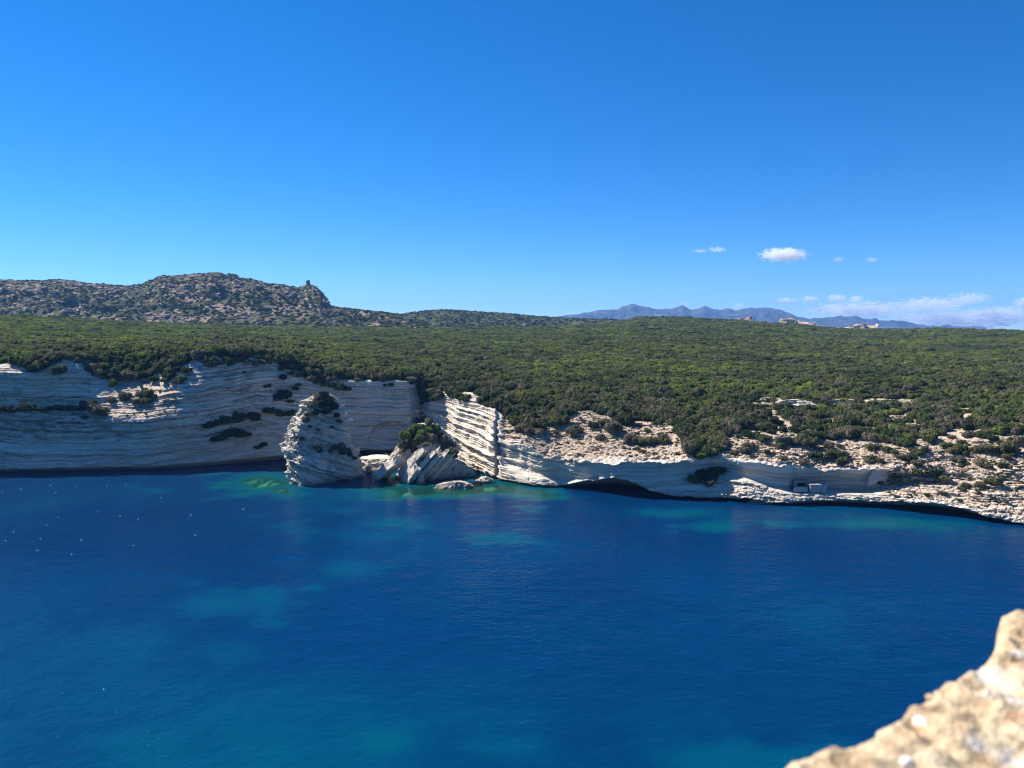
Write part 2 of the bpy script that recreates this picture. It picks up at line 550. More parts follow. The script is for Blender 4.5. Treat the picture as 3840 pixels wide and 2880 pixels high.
vv = np.broadcast_to(vp[:, None], (nR, nC))
cliff = (1 - smooth(6.7, 7.3, vv)) * smooth(0.8, 1.2, vv)          # bare rock rows
x, y, z = V[..., 0], V[..., 1], V[..., 2]
q = np.stack([x, y, z * 0.6], -1)
n_low = fbm(q, 0.045, 3, 3.1)
dip = np.interp(PX, [-700, 0, 500, 760, 960, 1200, 1600, 1880, 2300, 2600, 3000, 3840, 4600],
                [0, 0, 1.5, -1, -5, -2, -1, 6, 9, 7, 9, 8, 8])
S = z + dip + n_low * 1.0
n_mid = fbm(q, 0.16, 3, 9.4)
n_break = fbm(np.stack([x, y, z * 2.0], -1), 0.11, 3, 21.0)
amp_big = np.interp(PX, [-700, 600, 700, 1150, 1300, 1560, 1620, 1860, 1880, 2000, 2500, 2650, 2950, 3000, 3250, 3350, 4600],
                    [2.4, 2.4, 2.0, 1.7, 1.3, 1.3, 3.2, 3.2, 1.2, 0.9, 0.7, 1.2, 1.2, 0.8, 0.8, 1.4, 1.4])
slope_row = smooth(4.9, 5.4, vv) * (PX > 1880)                      # rubble slope over the faces
striped = smooth(1615, 1730, PX) * (1 - smooth(1880, 1960, PX))
slope_row = np.maximum(slope_row, smooth(3290, 3360, PX) * smooth(1.85, 2.15, vv))
wedge = smooth(2560, 2640, PX) * (1 - smooth(3290, 3360, PX)) * smooth(1.9, 2.1, vv) * (1 - smooth(3.6, 3.9, vv))
nb_ = np.clip(n_break, -1, 1)
d = amp_big * (1 - striped) * (L(LT_BIG, S) - 0.5) * (0.9 + 0.35 * nb_)
d += striped * (2.6 * (L(LT_SAW, S) - 0.4) * (0.9 + 0.45 * nb_) + 1.3 * (L(LT_SAW2, S + 0.2 * n_mid) - 0.3) + 0.35 * n_break)
d += (0.85 + 0.3 * slope_row + 0.6 * wedge + 0.4 * (PX < 1150)) * (L(LT_MID, S + 0.25 * n_mid) - 0.5) * (0.85 + 0.4 * nb_)
d += (0.35 + 0.5 * wedge) * (L(LT_FINE, S + 0.15 * n_mid) - 0.5)
d += 0.45 * n_mid + 1.2 * n_low
qs = np.stack([x, y, z * 3.0], -1)                                  # shards lie along the beds
rub = fbm(qs, 0.5, 3, 40.0)
rub2 = fbm(qs, 1.3, 2, 47.0)
d += np.maximum(slope_row, 0.5 * wedge) * (0.9 * rub + 0.6 * rub2)
d += (1 - slope_row) * 0.12 * rub
lip = smooth(4.7, 5.0, vv) * (1 - smooth(5.2, 5.6, vv)) * (PX > 1950)
d += lip * 1.6 * fbm(V, 0.13, 3, 55.0)
# terraces on the rubble slope: beds every few metres, their heads jutting
d += slope_row * (3.0 * (L(LT_SAW, S * 1.05 + 7) - 0.35) * smooth(-0.35, 0.25, n_break) + 1.1 * (L(LT_SAW2, S * 1.2 + 3) - 0.35))
arc = np.concatenate([[0], np.cumsum(np.linalg.norm(np.diff(rows[4], axis=0), axis=1))])
U = np.broadcast_to(arc[None, :], S.shape) + 1.2 * n_mid
Sb = S + 0.35 * n_mid
d += (0.55 + 0.5 * slope_row + 0.35 * (PX < 1150) + 0.4 * wedge - 0.2 * striped) * blocks_of(U, Sb, 1.25, 6.0, 1) * (0.6 + 0.8 * smooth(-0.3, 0.5, n_break))
d += (0.30 + 0.3 * slope_row + 0.3 * wedge) * blocks_of(U, Sb, 0.55, 2.2, 2)
# recess of the fallen slab under an arch, on the back wall
ex = ((PX - 1470) / 92.0); ey = ((PY - 1655) / 78.0)
d -= 5.0 * (1 - smooth(0.93, 1.0, np.sqrt(ex ** 2 + ey ** 2))) * (PY < 1672) * (0.25 + 0.75 * (1 - smooth(1585, 1660, PY)))
for s0_, a0_ in ((6.5, 0.6), (10, 0.9), (13.2, 0.6), (14.6, 0.9), (17, 0.7), (20.5, 1.0), (25, 1.5), (27.2, 0.7), (29.5, 1.3), (31.6, 1.1), (33.2, 0.8), (36.4, 1.3), (41, 0.9), (45, 1.1), (49, 0.8)):
    d -= a0_ * np.exp(-((S + 0.3 * n_mid - s0_) / 0.24) ** 2) * (1 - smooth(1590, 1640, PX)) * (0.6 + 0.6 * smooth(-0.4, 0.4, n_break))
# vertical crack beside the lit buttress
d -= 3.0 * np.exp(-((PX - 1863) / 4.0) ** 2) * smooth(1580, 1600, PY)
smoothface = (smooth(2150, 2200, PX) * (1 - smooth(2530, 2600, PX)) + smooth(2740, 2780, PX) * (1 - smooth(3270, 3300, PX))) * (vv > 3.6) * (vv < 5.0)
d *= (1 - 0.55 * smoothface)
D = d * cliff
V = V + N * D[..., None]
V[..., 2] += cliff * slope_row * 0.35 * rub
# ground under the bushes
hump = fbm(np.stack([V[..., 0], V[..., 1], 0 * z], -1), 0.012, 3, 60.0)
V[..., 2] += smooth(7.2, 8.5, vv) * hump * np.interp(V[..., 1], [400, 600, 2000], [0.6, 1.5, 3.0]) * (1 - smooth(11, 11.3, vv))
zneg = vv < 1.0
V[..., 2] = np.where((vv >= 1.0) & (vv < 1.001), np.minimum(V[..., 2], -0.3), V[..., 2])
lipn = lip * (1.1 * fbm(q, 0.14, 3, 58.0) + 0.5 * pn(q, 0.55, 61.0))
V[..., 2] += cliff * lipn
V[..., 2] += np.exp(-((vv - 2.0) / 0.18) ** 2) * (0.55 * fbm(q, 0.22, 3, 64.0) + 0.3 * pn(q, 0.9, 66.0)) * (PX > 1880)

VEGLINE = [(-700, 1365), (0, 1372), (60, 1380), (120, 1385), (200, 1362), (230, 1350), (290, 1355), (330, 1392), (385, 1425), (425, 1438), (450, 1425), (500, 1412), (560, 1410), (640, 1390), (700, 1368),
           (740, 1356), (800, 1346), (900, 1340), (1000, 1354), (1040, 1366), (1100, 1388), (1150, 1410), (1250, 1428), (1330, 1420), (1400, 1430), (1480, 1424), (1545, 1428), (1560, 1450),
           (1580, 1500), (1600, 1500), (1612, 1486), (1680, 1482), (1725, 1480), (1759, 1466), (1800, 1484), (1833, 1496), (1865, 1524), (1887, 1548), (1960, 1614), (2034, 1599),
           (2120, 1572), (2182, 1538), (2277, 1562), (2338, 1590), (2400, 1580), (2494, 1588), (2546, 1624), (2570, 1695), (2640, 1716), (2690, 1705),
           (2711, 1640), (2760, 1612), (2860, 1622), (2910, 1610), (2980, 1630), (3060, 1650), (3473, 1650), (3550, 1636), (3640, 1620), (3700, 1608), (3760, 1640), (3840, 1642), (4600, 1655)]
BARE = [(2930, 1590, 40, 34), (2955, 1518, 100, 22), (3250, 1510, 160, 12), (3420, 1595, 34, 24), (3620, 1595, 26, 34), (2560, 1490, 16, 10), (2640, 1498, 18, 10), (3590, 1545, 9, 26), (3760, 1600, 16, 22)]
vl = np.array(VEGLINE, float)

def veg_mask(px, py, jitter=0):
    m = py + jitter < np.interp(px, vl[:, 0], vl[:, 1])
    for (a, b, ra, rb) in BARE:
        m &= ((px - a) / ra) ** 2 + ((py - b) / rb) ** 2 > 1 + 0.16 * np.asarray(jitter)
    return m

PX, PY = proj(V)
jit = fbm(V, 0.12, 3, 77) * np.interp(PX, [700, 1000, 2680, 2760], [22, 14, 12, 34])
veg = veg_mask(PX, PY, jit).astype(float)
veg = np.where(vv > 7.9, 1.0, veg)
veg = veg * (1 - ((fbm(V * np.array([1, 1, 0]), 0.055, 3, 131) > 0.30) & (PX > 2760) & (PY > np.interp(PX, [2760, 3840], [1570, 1530]))))
scree = smooth(4.95, 5.3, vv) * (PX > 1880) * (1 - smooth(7.9, 8.2, vv))
scree = np.maximum(scree, ((PX > 400) & (PX < 665) & (PY > 1390) & (PY < 1575)) * 0.7 * (vv > 4))
scree = np.maximum(scree, ((PX > 3300) & (vv > 2.6)) * 0.8)
stain_shade = 0.10 + 0.25 * striped + 0.42 * (1 - smooth(1050, 1250, PX)) - 0.15 * smooth(1850, 1950, PX) - 0.2 * scree  # striped cliff darkened in colour to imitate shade on it
stain_shade = stain_shade - 0.45 * smooth(1640, 1690, PY) * (PX < 1100)  # lower left face painted paler, imitating lighter shade there
stain_shade = stain_shade + 0.45 * (1 - smooth(250, 520, PX)) * np.exp(-((PY - 1585) / 55.0) ** 2) + 0.3 * np.exp(-((PX - 860) / 130.0) ** 2 - ((PY - 1420) / 50.0) ** 2)
cliff_me = mesh_grid('coast_cliff', V, attrs={'strata': S, 'veg': veg, 'scree': scree, 'stain_shade': stain_shade})
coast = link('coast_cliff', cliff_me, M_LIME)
tag(coast, 'long pale bedded limestone sea cliff with a scrub plateau on top', kind='structure')
print('coast', nR, nC, nR * nC)

# ------------------------------------------------------------------ freestanding rocks
def ring_loft(levels, n_ring, n_up, shape, seed=0, amp=1.0, nvec=(0, 0, 1), fine=0.5, name='rock', stain_shade=0.2, closed_top=True, rough=0.6):
    """levels: (z, cx, cy, rx, ry) rising; shape(theta) gives the ring's outline factor; beds stand out across nvec"""
    lv = np.array(levels, float)
    zz = np.linspace(lv[0, 0], lv[-1, 0], n_up)
    pr = [np.interp(zz, lv[:, 0], lv[:, j]) for j in range(1, 5)]
    th = np.linspace(0, 2 * np.pi, n_ring, endpoint=False)
    sx, sy = shape(th)
    Vr = np.stack([pr[0][:, None] + pr[2][:, None] * sx[None], pr[1][:, None] + pr[3][:, None] * sy[None], np.broadcast_to(zz[:, None], (n_up, n_ring))], -1)
    return rock_disp(Vr, seed, amp, nvec, fine, name, stain_shade, rough)

def rock_disp(Vr, seed, amp, nvec, fine, name, stain_shade, rough=0.6, scree=0.0, mat=None):
    nv = np.array(nvec, float); nv /= np.linalg.norm(nv)
    cen = Vr.mean(axis=(1), keepdims=True)
    out = Vr - cen; out[..., 2] = 0
    ln = np.linalg.norm(out, axis=-1, keepdims=True)
    out = out / np.maximum(ln, 1e-6)
    s = Vr @ nv + 0.7 * fbm(Vr, 0.09, 2, seed + 5.5)
    nb = fbm(Vr, 0.2, 3, seed + 1.7)
    dd = amp * (L(LT_BIG, s + seed * 3.1) - 0.5) + 0.8 * amp * (L(LT_MID, s * 1.3 + seed) - 0.5) * (0.7 + nb) + 0.3 * amp * (L(LT_FINE, s * 1.5 + 3) - 0.5)
    ur = np.cumsum(np.linalg.norm(np.diff(Vr, axis=1, prepend=Vr[:, -1:]), axis=-1), axis=1)
    dd += 0.7 * amp * blocks_of(ur + nb, s, 1.1, 4.5, seed) + 0.4 * amp * blocks_of(ur, s, 0.5, 1.8, seed + 2)
    dd += rough * nb + fine * fbm(Vr, 0.8, 3, seed + 9.1)
    dd = dd * np.clip(ln[..., 0] / 2.5, 0.15, 1)
    W = Vr + out * dd[..., None]
    one = np.ones(W.shape[:2])
    me = mesh_grid(name, W, wrap=True, cap=True, attrs={'strata': s, 'stain_shade': one * stain_shade, 'scree': one * scree, 'veg': one * 0})
    me.materials.append(mat or M_LIME)
    return me

def outline_rock(name, levels, Y0, lean, depth_at, right_back, corner=0.16, n_ring=120, n_up=120, seed=1, amp=0.8, nvec=(0.3, 0, 1), fine=0.45, stain_shade=0.35, rough=0.6, scree=0.0, mat=None, lean_pow=1.0):
    """levels: (py, left px, right px) from the foot up. Y0 forward distance of the front corner, lean metres back at the top,
       depth_at share of the width used as thickness, right_back metres the right end lies behind the front corner (at the foot)"""
    lv = levels
    pys = np.array([a[0] for a in lv], float)
    h = (pys[0] - pys) / (pys[0] - pys[-1])
    Yc = Y0 + lean * h ** lean_pow
    pt = P(1920, pys, Yc)
    zc = pt[:, 2]
    zz = np.linspace(zc[0], zc[-1], n_up)
    def it(a): return np.interp(zz, zc, a)
    Lp, Rp, Yi, pyi = it([a[1] for a in lv]), it([a[2] for a in lv]), it(Yc), it(pys)
    w0 = (lv[0][2] - lv[0][1])
    sc_ = np.clip((Rp - Lp) / w0, 0.05, 2)
    def X(px, Y): return (px - CX) * Y / (F * CT - (pyi - CY) * ST)
    W = (Rp - Lp) * Yi / F
    th = depth_at * W
    def pt2(px, Y): return np.stack([X(px, Y), Y, zz], -1)
    Wp = Rp - Lp
    rb = right_back * sc_
    ctrl = [pt2(Lp + corner * Wp, Yi), pt2(Lp + (corner + 0.28) * Wp, Yi + rb * 0.30), pt2(Lp + 0.78 * Wp, Yi + rb * 0.72), pt2(Rp - 0.02 * Wp, Yi + rb),
            pt2(Rp, Yi + rb + 0.4 * th), pt2(Lp + 0.80 * Wp, Yi + rb * 0.9 + 0.95 * th), pt2(Lp + 0.45 * Wp, Yi + rb * 0.5 + th), pt2(Lp + 0.12 * Wp, Yi + 0.8 * th), pt2(Lp, Yi + 0.34 * th)]
    ctrl = np.stack(ctrl, 1)                              # n_up x 9 x 3
    k = ctrl.shape[1]
    u = np.linspace(0, k, n_ring, endpoint=False)
    i = np.floor(u).astype(int); t = (u - i)[None, :, None]
    p0, p1, p2, p3 = (ctrl[:, (i + o_) % k] for o_ in (-1, 0, 1, 2))
    cr = 0.5 * ((2 * p1) + (-p0 + p2) * t + (2 * p0 - 5 * p1 + 4 * p2 - p3) * t ** 2 + (-p0 + 3 * p1 - 3 * p2 + p3) * t ** 3)
    ln_ = p1 * (1 - t) + p2 * t
    Vr = 0.5 * cr + 0.5 * ln_
    return rock_disp(Vr, seed, amp, nvec, fine, name, stain_shade, rough, scree, mat)

def origin_to_base(o):
    me = o.data
    n = len(me.vertices)
    co = np.empty(n * 3, np.float32); me.vertices.foreach_get('co', co); co = co.reshape(-1, 3)
    b = np.array([co[:, 0].mean(), co[:, 1].mean(), co[:, 2].min()], np.float32)
    me.vertices.foreach_set('co', (co - b).ravel()); me.update()
    o.location = b.tolist()
    return o

ROCK_BVH = []
def add_rock(me, name, label, cat, group=None, parent=None):
    if parent is None:
        ROCK_BVH.append(bvh_of(me))
        o = origin_to_base(link(name, me))
        tag(o, label, cat, group)
        return o
    return link(name, me, parent=parent)

# the pointed stack
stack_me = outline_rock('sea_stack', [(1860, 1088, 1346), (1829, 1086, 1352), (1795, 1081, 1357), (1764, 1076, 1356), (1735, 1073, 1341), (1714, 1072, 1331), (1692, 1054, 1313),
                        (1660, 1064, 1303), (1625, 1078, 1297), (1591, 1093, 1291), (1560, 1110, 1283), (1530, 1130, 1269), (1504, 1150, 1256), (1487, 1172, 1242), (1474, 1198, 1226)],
                        342, 21, 0.75, 19, lean_pow=1.9, corner=0.21, n_ring=260, n_up=230, seed=2, amp=1.7, nvec=(0.42, 0.1, 1), fine=0.6, stain_shade=0.5, rough=1.4)  # extra dark patches paint shade over the whole stack
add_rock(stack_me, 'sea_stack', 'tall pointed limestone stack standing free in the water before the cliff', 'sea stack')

# the rock of tilted slabs: one body and several leaning slabs
TN = (-0.78, -0.18, 0.62)
trk = bpy.data.objects.new('tilted_rock', None)
COL.objects.link(trk)
tag(trk, 'bush-topped rock of steeply tilted pale slabs at the foot of the cliff', 'rock')
trk_parts = []
me = outline_rock('rock_mass', [(1822, 1488, 1700), (1790, 1490, 1700), (1750, 1492, 1705), (1715, 1490, 1712), (1680, 1505, 1710), (1645, 1525, 1680), (1615, 1548, 1655), (1592, 1570, 1632)],
                  351, 23, 0.8, 8, corner=0.35, n_ring=220, n_up=170, seed=4, amp=1.5, nvec=TN, fine=0.45, stain_shade=0.0, rough=0.7)
trk_parts.append(('rock_mass', me))
def slab(px, py, Y, length, width, thick, seed, tilt=52, yaw=-18, slim=0.75):
    """a leaning plate of rock: length up the tilt, width into the scene, thick across the beds"""
    n1, n2 = 40, 44
    c = P(px, py, Y)
    t = np.linspace(-0.68, 0.5, n1)
    th = np.linspace(0, 2 * np.pi, n2, endpoint=False)
    sq = np.sign(np.cos(th)) * np.abs(np.cos(th)) ** 0.22, np.sign(np.sin(th)) * np.abs(np.sin(th)) ** 0.22
    a = R(tilt); yw = R(yaw)
    ax = np.array([math.cos(a), 0, math.sin(a)]); nr = np.array([-math.sin(a), 0.6, math.cos(a)]); wd = np.array([0, 1.0, 0])
    def rot(v): return np.array([v[0] * math.cos(yw) - v[1] * math.sin(yw), v[0] * math.sin(yw) + v[1] * math.cos(yw), v[2]])
    ax, nr, wd = rot(ax), rot(nr), rot(wd)
    tap = 1 - (1 - slim) * np.clip(np.abs(t + 0.1) * 1.6, 0, 1) ** 2
    Vr = c + t[:, None, None] * length * ax + (tap[:, None] * sq[0][None] * 0.5 * width)[..., None] * wd + (tap[:, None] * sq[1][None] * 0.5 * thick)[..., None] * nr
    # jagged head and foot
    cap = fbm(Vr, 0.6, 2, seed) * 2.2
    Vr = Vr + (cap * (np.clip(t, 0, 1)[:, None] * 2) ** 5)[..., None] * ax
    s = Vr @ nr
    dd = 0.7 * (L(LT_MID, s * 2 + seed) - 0.5) + 0.6 * fbm(Vr, 0.35, 3, seed + 3) + 0.3 * fbm(Vr, 1.0, 2, seed + 8)
    cen = Vr.mean(axis=1, keepdims=True); o_ = Vr - cen; o_ /= np.linalg.norm(o_, axis=-1, keepdims=True) + 1e-6
    Vr = Vr + o_ * dd[..., None]
    lo = Vr[:1].mean(axis=1, keepdims=True) + 0 * Vr[:1]; hi = Vr[-1:].mean(axis=1, keepdims=True) + 0 * Vr[:1]
    Vr = np.concatenate([lo * 0.9 + Vr[:1] * 0.1, Vr, hi * 0.9 + Vr[-1:] * 0.1], 0)
    s = Vr @ nr
    one = np.ones(Vr.shape[:2])
    me = mesh_grid('slab', Vr, wrap=True, cap=True, attrs={'strata': s * 2 + seed, 'stain_shade': one * 0.05, 'scree': one * 0.15, 'veg': one * 0})
    me.materials.append(M_LIME)
    return me
for (px, py, Y, ln, wd, tk, sd, ti, yw) in [
        (1466, 1750, 357, 13.0, 10, 5.0, 1, 40, -24), (1502, 1678, 368, 13, 7, 3.2, 2, 52, -15), (1545, 1780, 351.5, 10, 8, 6.5, 3, 56, -25),
        (1560, 1722, 357, 15, 9, 4.4, 4, 44, -22), (1594, 1740, 355, 18, 9, 3.0, 5, 46, -20), (1617, 1750, 353.5, 17, 8, 2.6, 6, 47, -20),
        (1640, 1742, 354, 20, 8, 2.6, 7, 49, -18), (1662, 1744, 354.5, 15, 8, 3.2, 8, 51, -14), (1576, 1806, 348.5, 5, 4, 3.0, 9, 60, -30)]:
    trk_parts.append(('slab', slab(px, py, Y, ln, wd, tk, sd, ti, yw)))
tb = P(1590, 1812, 356)
trk.location = (tb[0], tb[1], -2.0)
for nm, me in trk_parts:
    ROCK_BVH.append(bvh_of(me))
    n = len(me.vertices); co = np.empty(n * 3, np.float32); me.vertices.foreach_get('co', co); co = co.reshape(-1, 3) - np.array([tb[0], tb[1], -2.0], np.float32)
    me.vertices.foreach_set('co', co.ravel()); me.update()
    link(nm, me, parent=trk)

def simple_boulder(name, px0, px1, pyb, pyt, depth, seed, amp=1.3, nvec=(0.2, 0, 1), skew=0.0, stain_shade=0.1, scree=0.2, mat=None, below=1.5, Yoff=0.0, n=60, peak=0.35):
    """a boulder standing at the waterline pixel row pyb, its crest at row pyt"""
    Yb = float(water_Y(pyb)) + Yoff
    dpy = below / Yb * F
    m = (px0 + px1) / 2
    hw = (px1 - px0) / 2
    def w(f, k): return (pyb + (pyt - pyb) * f, m + skew * f * hw - hw * k, m + skew * f * hw + hw * k)
    lv = [(pyb + dpy, px0 - 2, px1 + 2), w(0.0, 1.0), w(0.35, 0.93), w(0.65, 0.74), w(0.88, 0.45), w(1.0, peak * 0.5)]
    if name == 'rock_shelf':
        lv = [lv[0], w(0.0, 1.0), w(0.4, 0.98), w(0.75, 0.95), w(0.95, 0.88), w(1.0, 0.7)]
    return outline_rock(name, lv, Yb, depth * 0.45, depth / max(1e-3, (px1 - px0) * Yb / F), depth * 0.15, corner=0.3, n_ring=n, n_up=n // 2 + 10, seed=seed, amp=amp, nvec=nvec, fine=0.55, stain_shade=stain_shade, rough=1.1, scree=scree, mat=mat)

BOULDERS = [
    ('boulder', 'low flat yellow-streaked rock lying in the shallows', 1632, 1768, 1838, 1806, 9, 11, (-0.7, 0, 0.7), 0.1),
    ('boulder', 'single rounded grey boulder in the water beside the crack in the cliff', 1794, 1850, 1815, 1788, 6, 12, (0.3, 0, 1), -0.1),
    ('boulder', 'grey broken rock leaning between the tilted slabs and the striped cliff', 1680, 1750, 1790, 1724, 8, 13, (0.5, 0, 1), -0.1),
    ('boulder', 'slanting striped rock at the water by the striped cliff', 1715, 1782, 1790, 1752, 7, 14, (-0.6, 0, 0.8), 0.25),
    ('rock_shelf', 'low brown rock shelf joining the stack to the tilted slabs', 1340, 1480, 1766, 1722, 16, 15, (0, 0, 1), 0.0),
    ('boulder', 'dark wedge of rock standing before the brown rock shelf', 1366, 1396, 1774, 1740, 4, 16, (0.5, 0, 1), 0.0),
    ('boulder', 'pale angular boulder perched on the rock shelf', 1428, 1464, 1724, 1699, 5, 17, (-0.4, 0, 1), 0.0),
    ('boulder', 'grey boulder in the shadow under the back wall', 1478, 1520, 1716, 1684, 6, 18, (0.2, 0, 1), 0.0),
    ('boulder', 'small dark knobbly rock at the foot of the tilted slabs', 1560, 1592, 1816, 1797, 3, 19, (-0.5, 0, 0.8), 0.0),
    ('boulder', 'yellowish low rock under the bedded cliff beside the concrete bunker', 2805, 2900, 1893, 1872, 6, 20, (0.2, 0, 1), 0.0),
]
for i, (nm, lab, a, b, pyb, pyt, dep, sd, nv, sk) in enumerate(BOULDERS):
    add_rock(simple_boulder(nm, a, b, pyb, pyt, dep, sd, nvec=nv, skew=sk, n=80, stain_shade=0.15), nm, lab, 'rock' if nm == 'boulder' else 'rock shelf')

# ledges of bare rock showing among the scrub (depth from the slope they sit in)
COAST_BVH = bvh_of(cliff_me)
CAMV = Vector((0, 0, CAM_H))
def hit(px, py, rocks=True):
    d = P(px, py, 100.0) - np.array([0, 0, CAM_H])
    dv = Vector(d.tolist()).normalized()
    best = None
    for b in ([COAST_BVH] + (ROCK_BVH if rocks else [])):
        r = b.ray_cast(CAMV, dv, 3000)
        if r[0] is not None and (best is None or r[3] < best[3]):
            best = r
    return best

def ledge(px0, px1, pyb, pyt, depth, seed):
    h0 = hit((px0 + px1) / 2, pyb, False)
    Yb = h0[0].y
    hw, m = (px1 - px0) / 2, (px0 + px1) / 2
    h = pyb - pyt
    lv = [(pyb + 25, px0 - 10, px1 + 10), (pyb, px0 + 4, px1 - 4), (pyb - 0.45 * h, px0 - 2, px1 + 3), (pyb - 0.7 * h, px0 + 0.05 * hw, px1 - 0.05 * hw), (pyb - 0.9 * h, px0 + 0.25 * hw, px1 - 0.35 * hw), (pyt, px0 + 0.5 * hw, px1 - 0.8 * hw)]
    return outline_rock('rock_ledge', lv, Yb - 1.0, 7.0, depth / ((px1 - px0) * Yb / F), 2.5, corner=0.06, n_ring=200, n_up=60, seed=seed, amp=1.5, nvec=(0.05, 0, 1), fine=0.6, stain_shade=0.1, rough=2.2, scree=0.4)
add_rock(ledge(2900, 3052, 1540, 1500, 10, 31), 'rock_ledge', 'short undercut limestone ledge breaking out of the scrub slope', 'rock ledge')
add_rock(ledge(3100, 3225, 1518, 1498, 6, 32), 'rock_ledge', 'low broken limestone ledge half hidden by bushes, next to the undercut one', 'rock ledge')
add_rock(ledge(3235, 3415, 1522, 1500, 7, 33), 'rock_ledge', 'long thin limestone ledge showing between rows of bushes', 'rock ledge')
add_rock(ledge(2852, 2900, 1512, 1492, 6, 34), 'rock_ledge', 'small sunlit rock step above the undercut limestone ledge', 'rock ledge')

# ------------------------------------------------------------------ sea and seabed
def axis(dense0, dense1, step, lo, hi):
    a = np.arange(dense0, dense1 + 1e-6, step)
    left, right = [], []
    s, v = step, dense0
    while v > lo: s *= 1.25; v -= s; left.append(max(v, lo))
    s, v = step, dense1
    while v < hi: s *= 1.25; v += s; right.append(min(v, hi))
    return np.concatenate([np.array(left[::-1]), a, np.array(right)])
SHOALS = [  # px, py, rx, ry, least depth
    (985, 1808, 140, 38, 1.9), (1060, 1840, 50, 22, 2.6), (1460, 1800, 110, 24, 2.2), (1500, 1835, 190, 26, 3.0), (1700, 1838, 130, 26, 1.3), (1850, 1835, 130, 26, 1.8), (1620, 1856, 160, 20, 3.6),
    (2000, 1850, 120, 20, 3.2), (1480, 1962, 120, 18, 6.2), (1570, 1974, 60, 12, 6.6), (1885, 2020, 85, 20, 5.4), (1800, 2040, 60, 16, 7.5), (1290, 1915, 60, 9, 7.5),
    (1300, 2135, 130, 42, 7.8), (830, 2270, 190, 52, 7.4), (1000, 2240, 90, 34, 7.2), (1440, 2785, 110, 52, 5.6), (2690, 1975, 120, 26, 5.6), (3050, 2310, 110, 60, 9.0), (480, 2420, 130, 50, 8.4),
    (870, 2450, 150, 60, 8.8), (520, 2790, 190, 60, 7.2), (1900, 2800, 200, 50, 7.8), (2700, 2850, 260, 70, 7.0), (3050, 2850, 200, 60, 6.6), (3300, 1965, 300, 16, 4.6), (2560, 1925, 160, 16, 6.0), (560, 1835, 60, 9, 8.0), (1150, 1990, 80, 20, 9)]
def sea_depth(x, y):
    p = np.stack([x, y, 0 * x], -1)
    px, py = proj(p)
    w = fbm(p, 0.045, 5, 5.0, 0.65)
    base = 11.8 + 3.2 * fbm(p, 0.011, 4, 1.0) + np.interp(y, [100, 200], [-1.8, 0])
    pyw = np.interp(px, kx, tabA[:, 0])
    dd = (py - pyw)
    near = (px > 1380) * (1 - smooth(2080, 2160, px))
    coast_d = np.where(near > 0.01, 3.0 + 0.11 * np.maximum(dd, 0), 6.4 + 0 * dd)
    band = smooth(2080, 2200, px) * np.exp(-((dd - np.interp(px, [2100, 2500, 3300, 3840], [60, 70, 42, 30])) / np.interp(px, [2100, 3840], [28, 20])) ** 2)
    blend = np.exp(-np.maximum(dd, 0) / 38.0) * near + 0.30 * band
    dep = base * (1 - blend) + np.minimum(coast_d, base) * blend
    for (a, b, ra, rb, dm) in SHOALS:
        r = ((px - a) / ra) ** 2 + ((py - b) / rb) ** 2
        f = np.exp(-(r * np.clip(1 + 1.1 * w, 0.15, 3)) ** 1.2 * 0.9) * (0.98 + 0.3 * np.clip(w, -1, 1))
        dep = dep * (1 - np.clip(f, 0, 1)) + np.minimum(dm, dep) * np.clip(f, 0, 1)
    ok = (y > 90) & (y < 470)
    return np.where(ok, np.maximum(dep + 0.35 * w, 0.7), 14.0)
gx = axis(-330, 330, 1.6, -12000, 12000)
gy = axis(100, 460, 1.6, -1500, 16500)
GX, GY = np.meshgrid(gx, gy)
DEP = sea_depth(GX, GY)
sea_me = mesh_grid('sea', np.stack([GX, GY, 0 * GX], -1), attrs={'depth': DEP}, smooth_shade=True)
sx_ = np.arange(-330, 331, 2.5); sy_ = np.arange(95, 470, 2.5)
SX, SY = np.meshgrid(sx_, sy_)
bed = np.stack([SX, SY, -sea_depth(SX, SY) - 0.2 + 0.5 * fbm(np.stack([SX, SY, 0 * SX], -1), 0.2, 3, 8)], -1)
bed[[0, -1]] -= np.array([0, 0, 3]); bed[..., 2] = np.minimum(bed[..., 2], -0.6)
tag(link('seabed', mesh_grid('seabed', bed), M_SEABED), 'rocky seabed under the clear shallows', kind='structure')

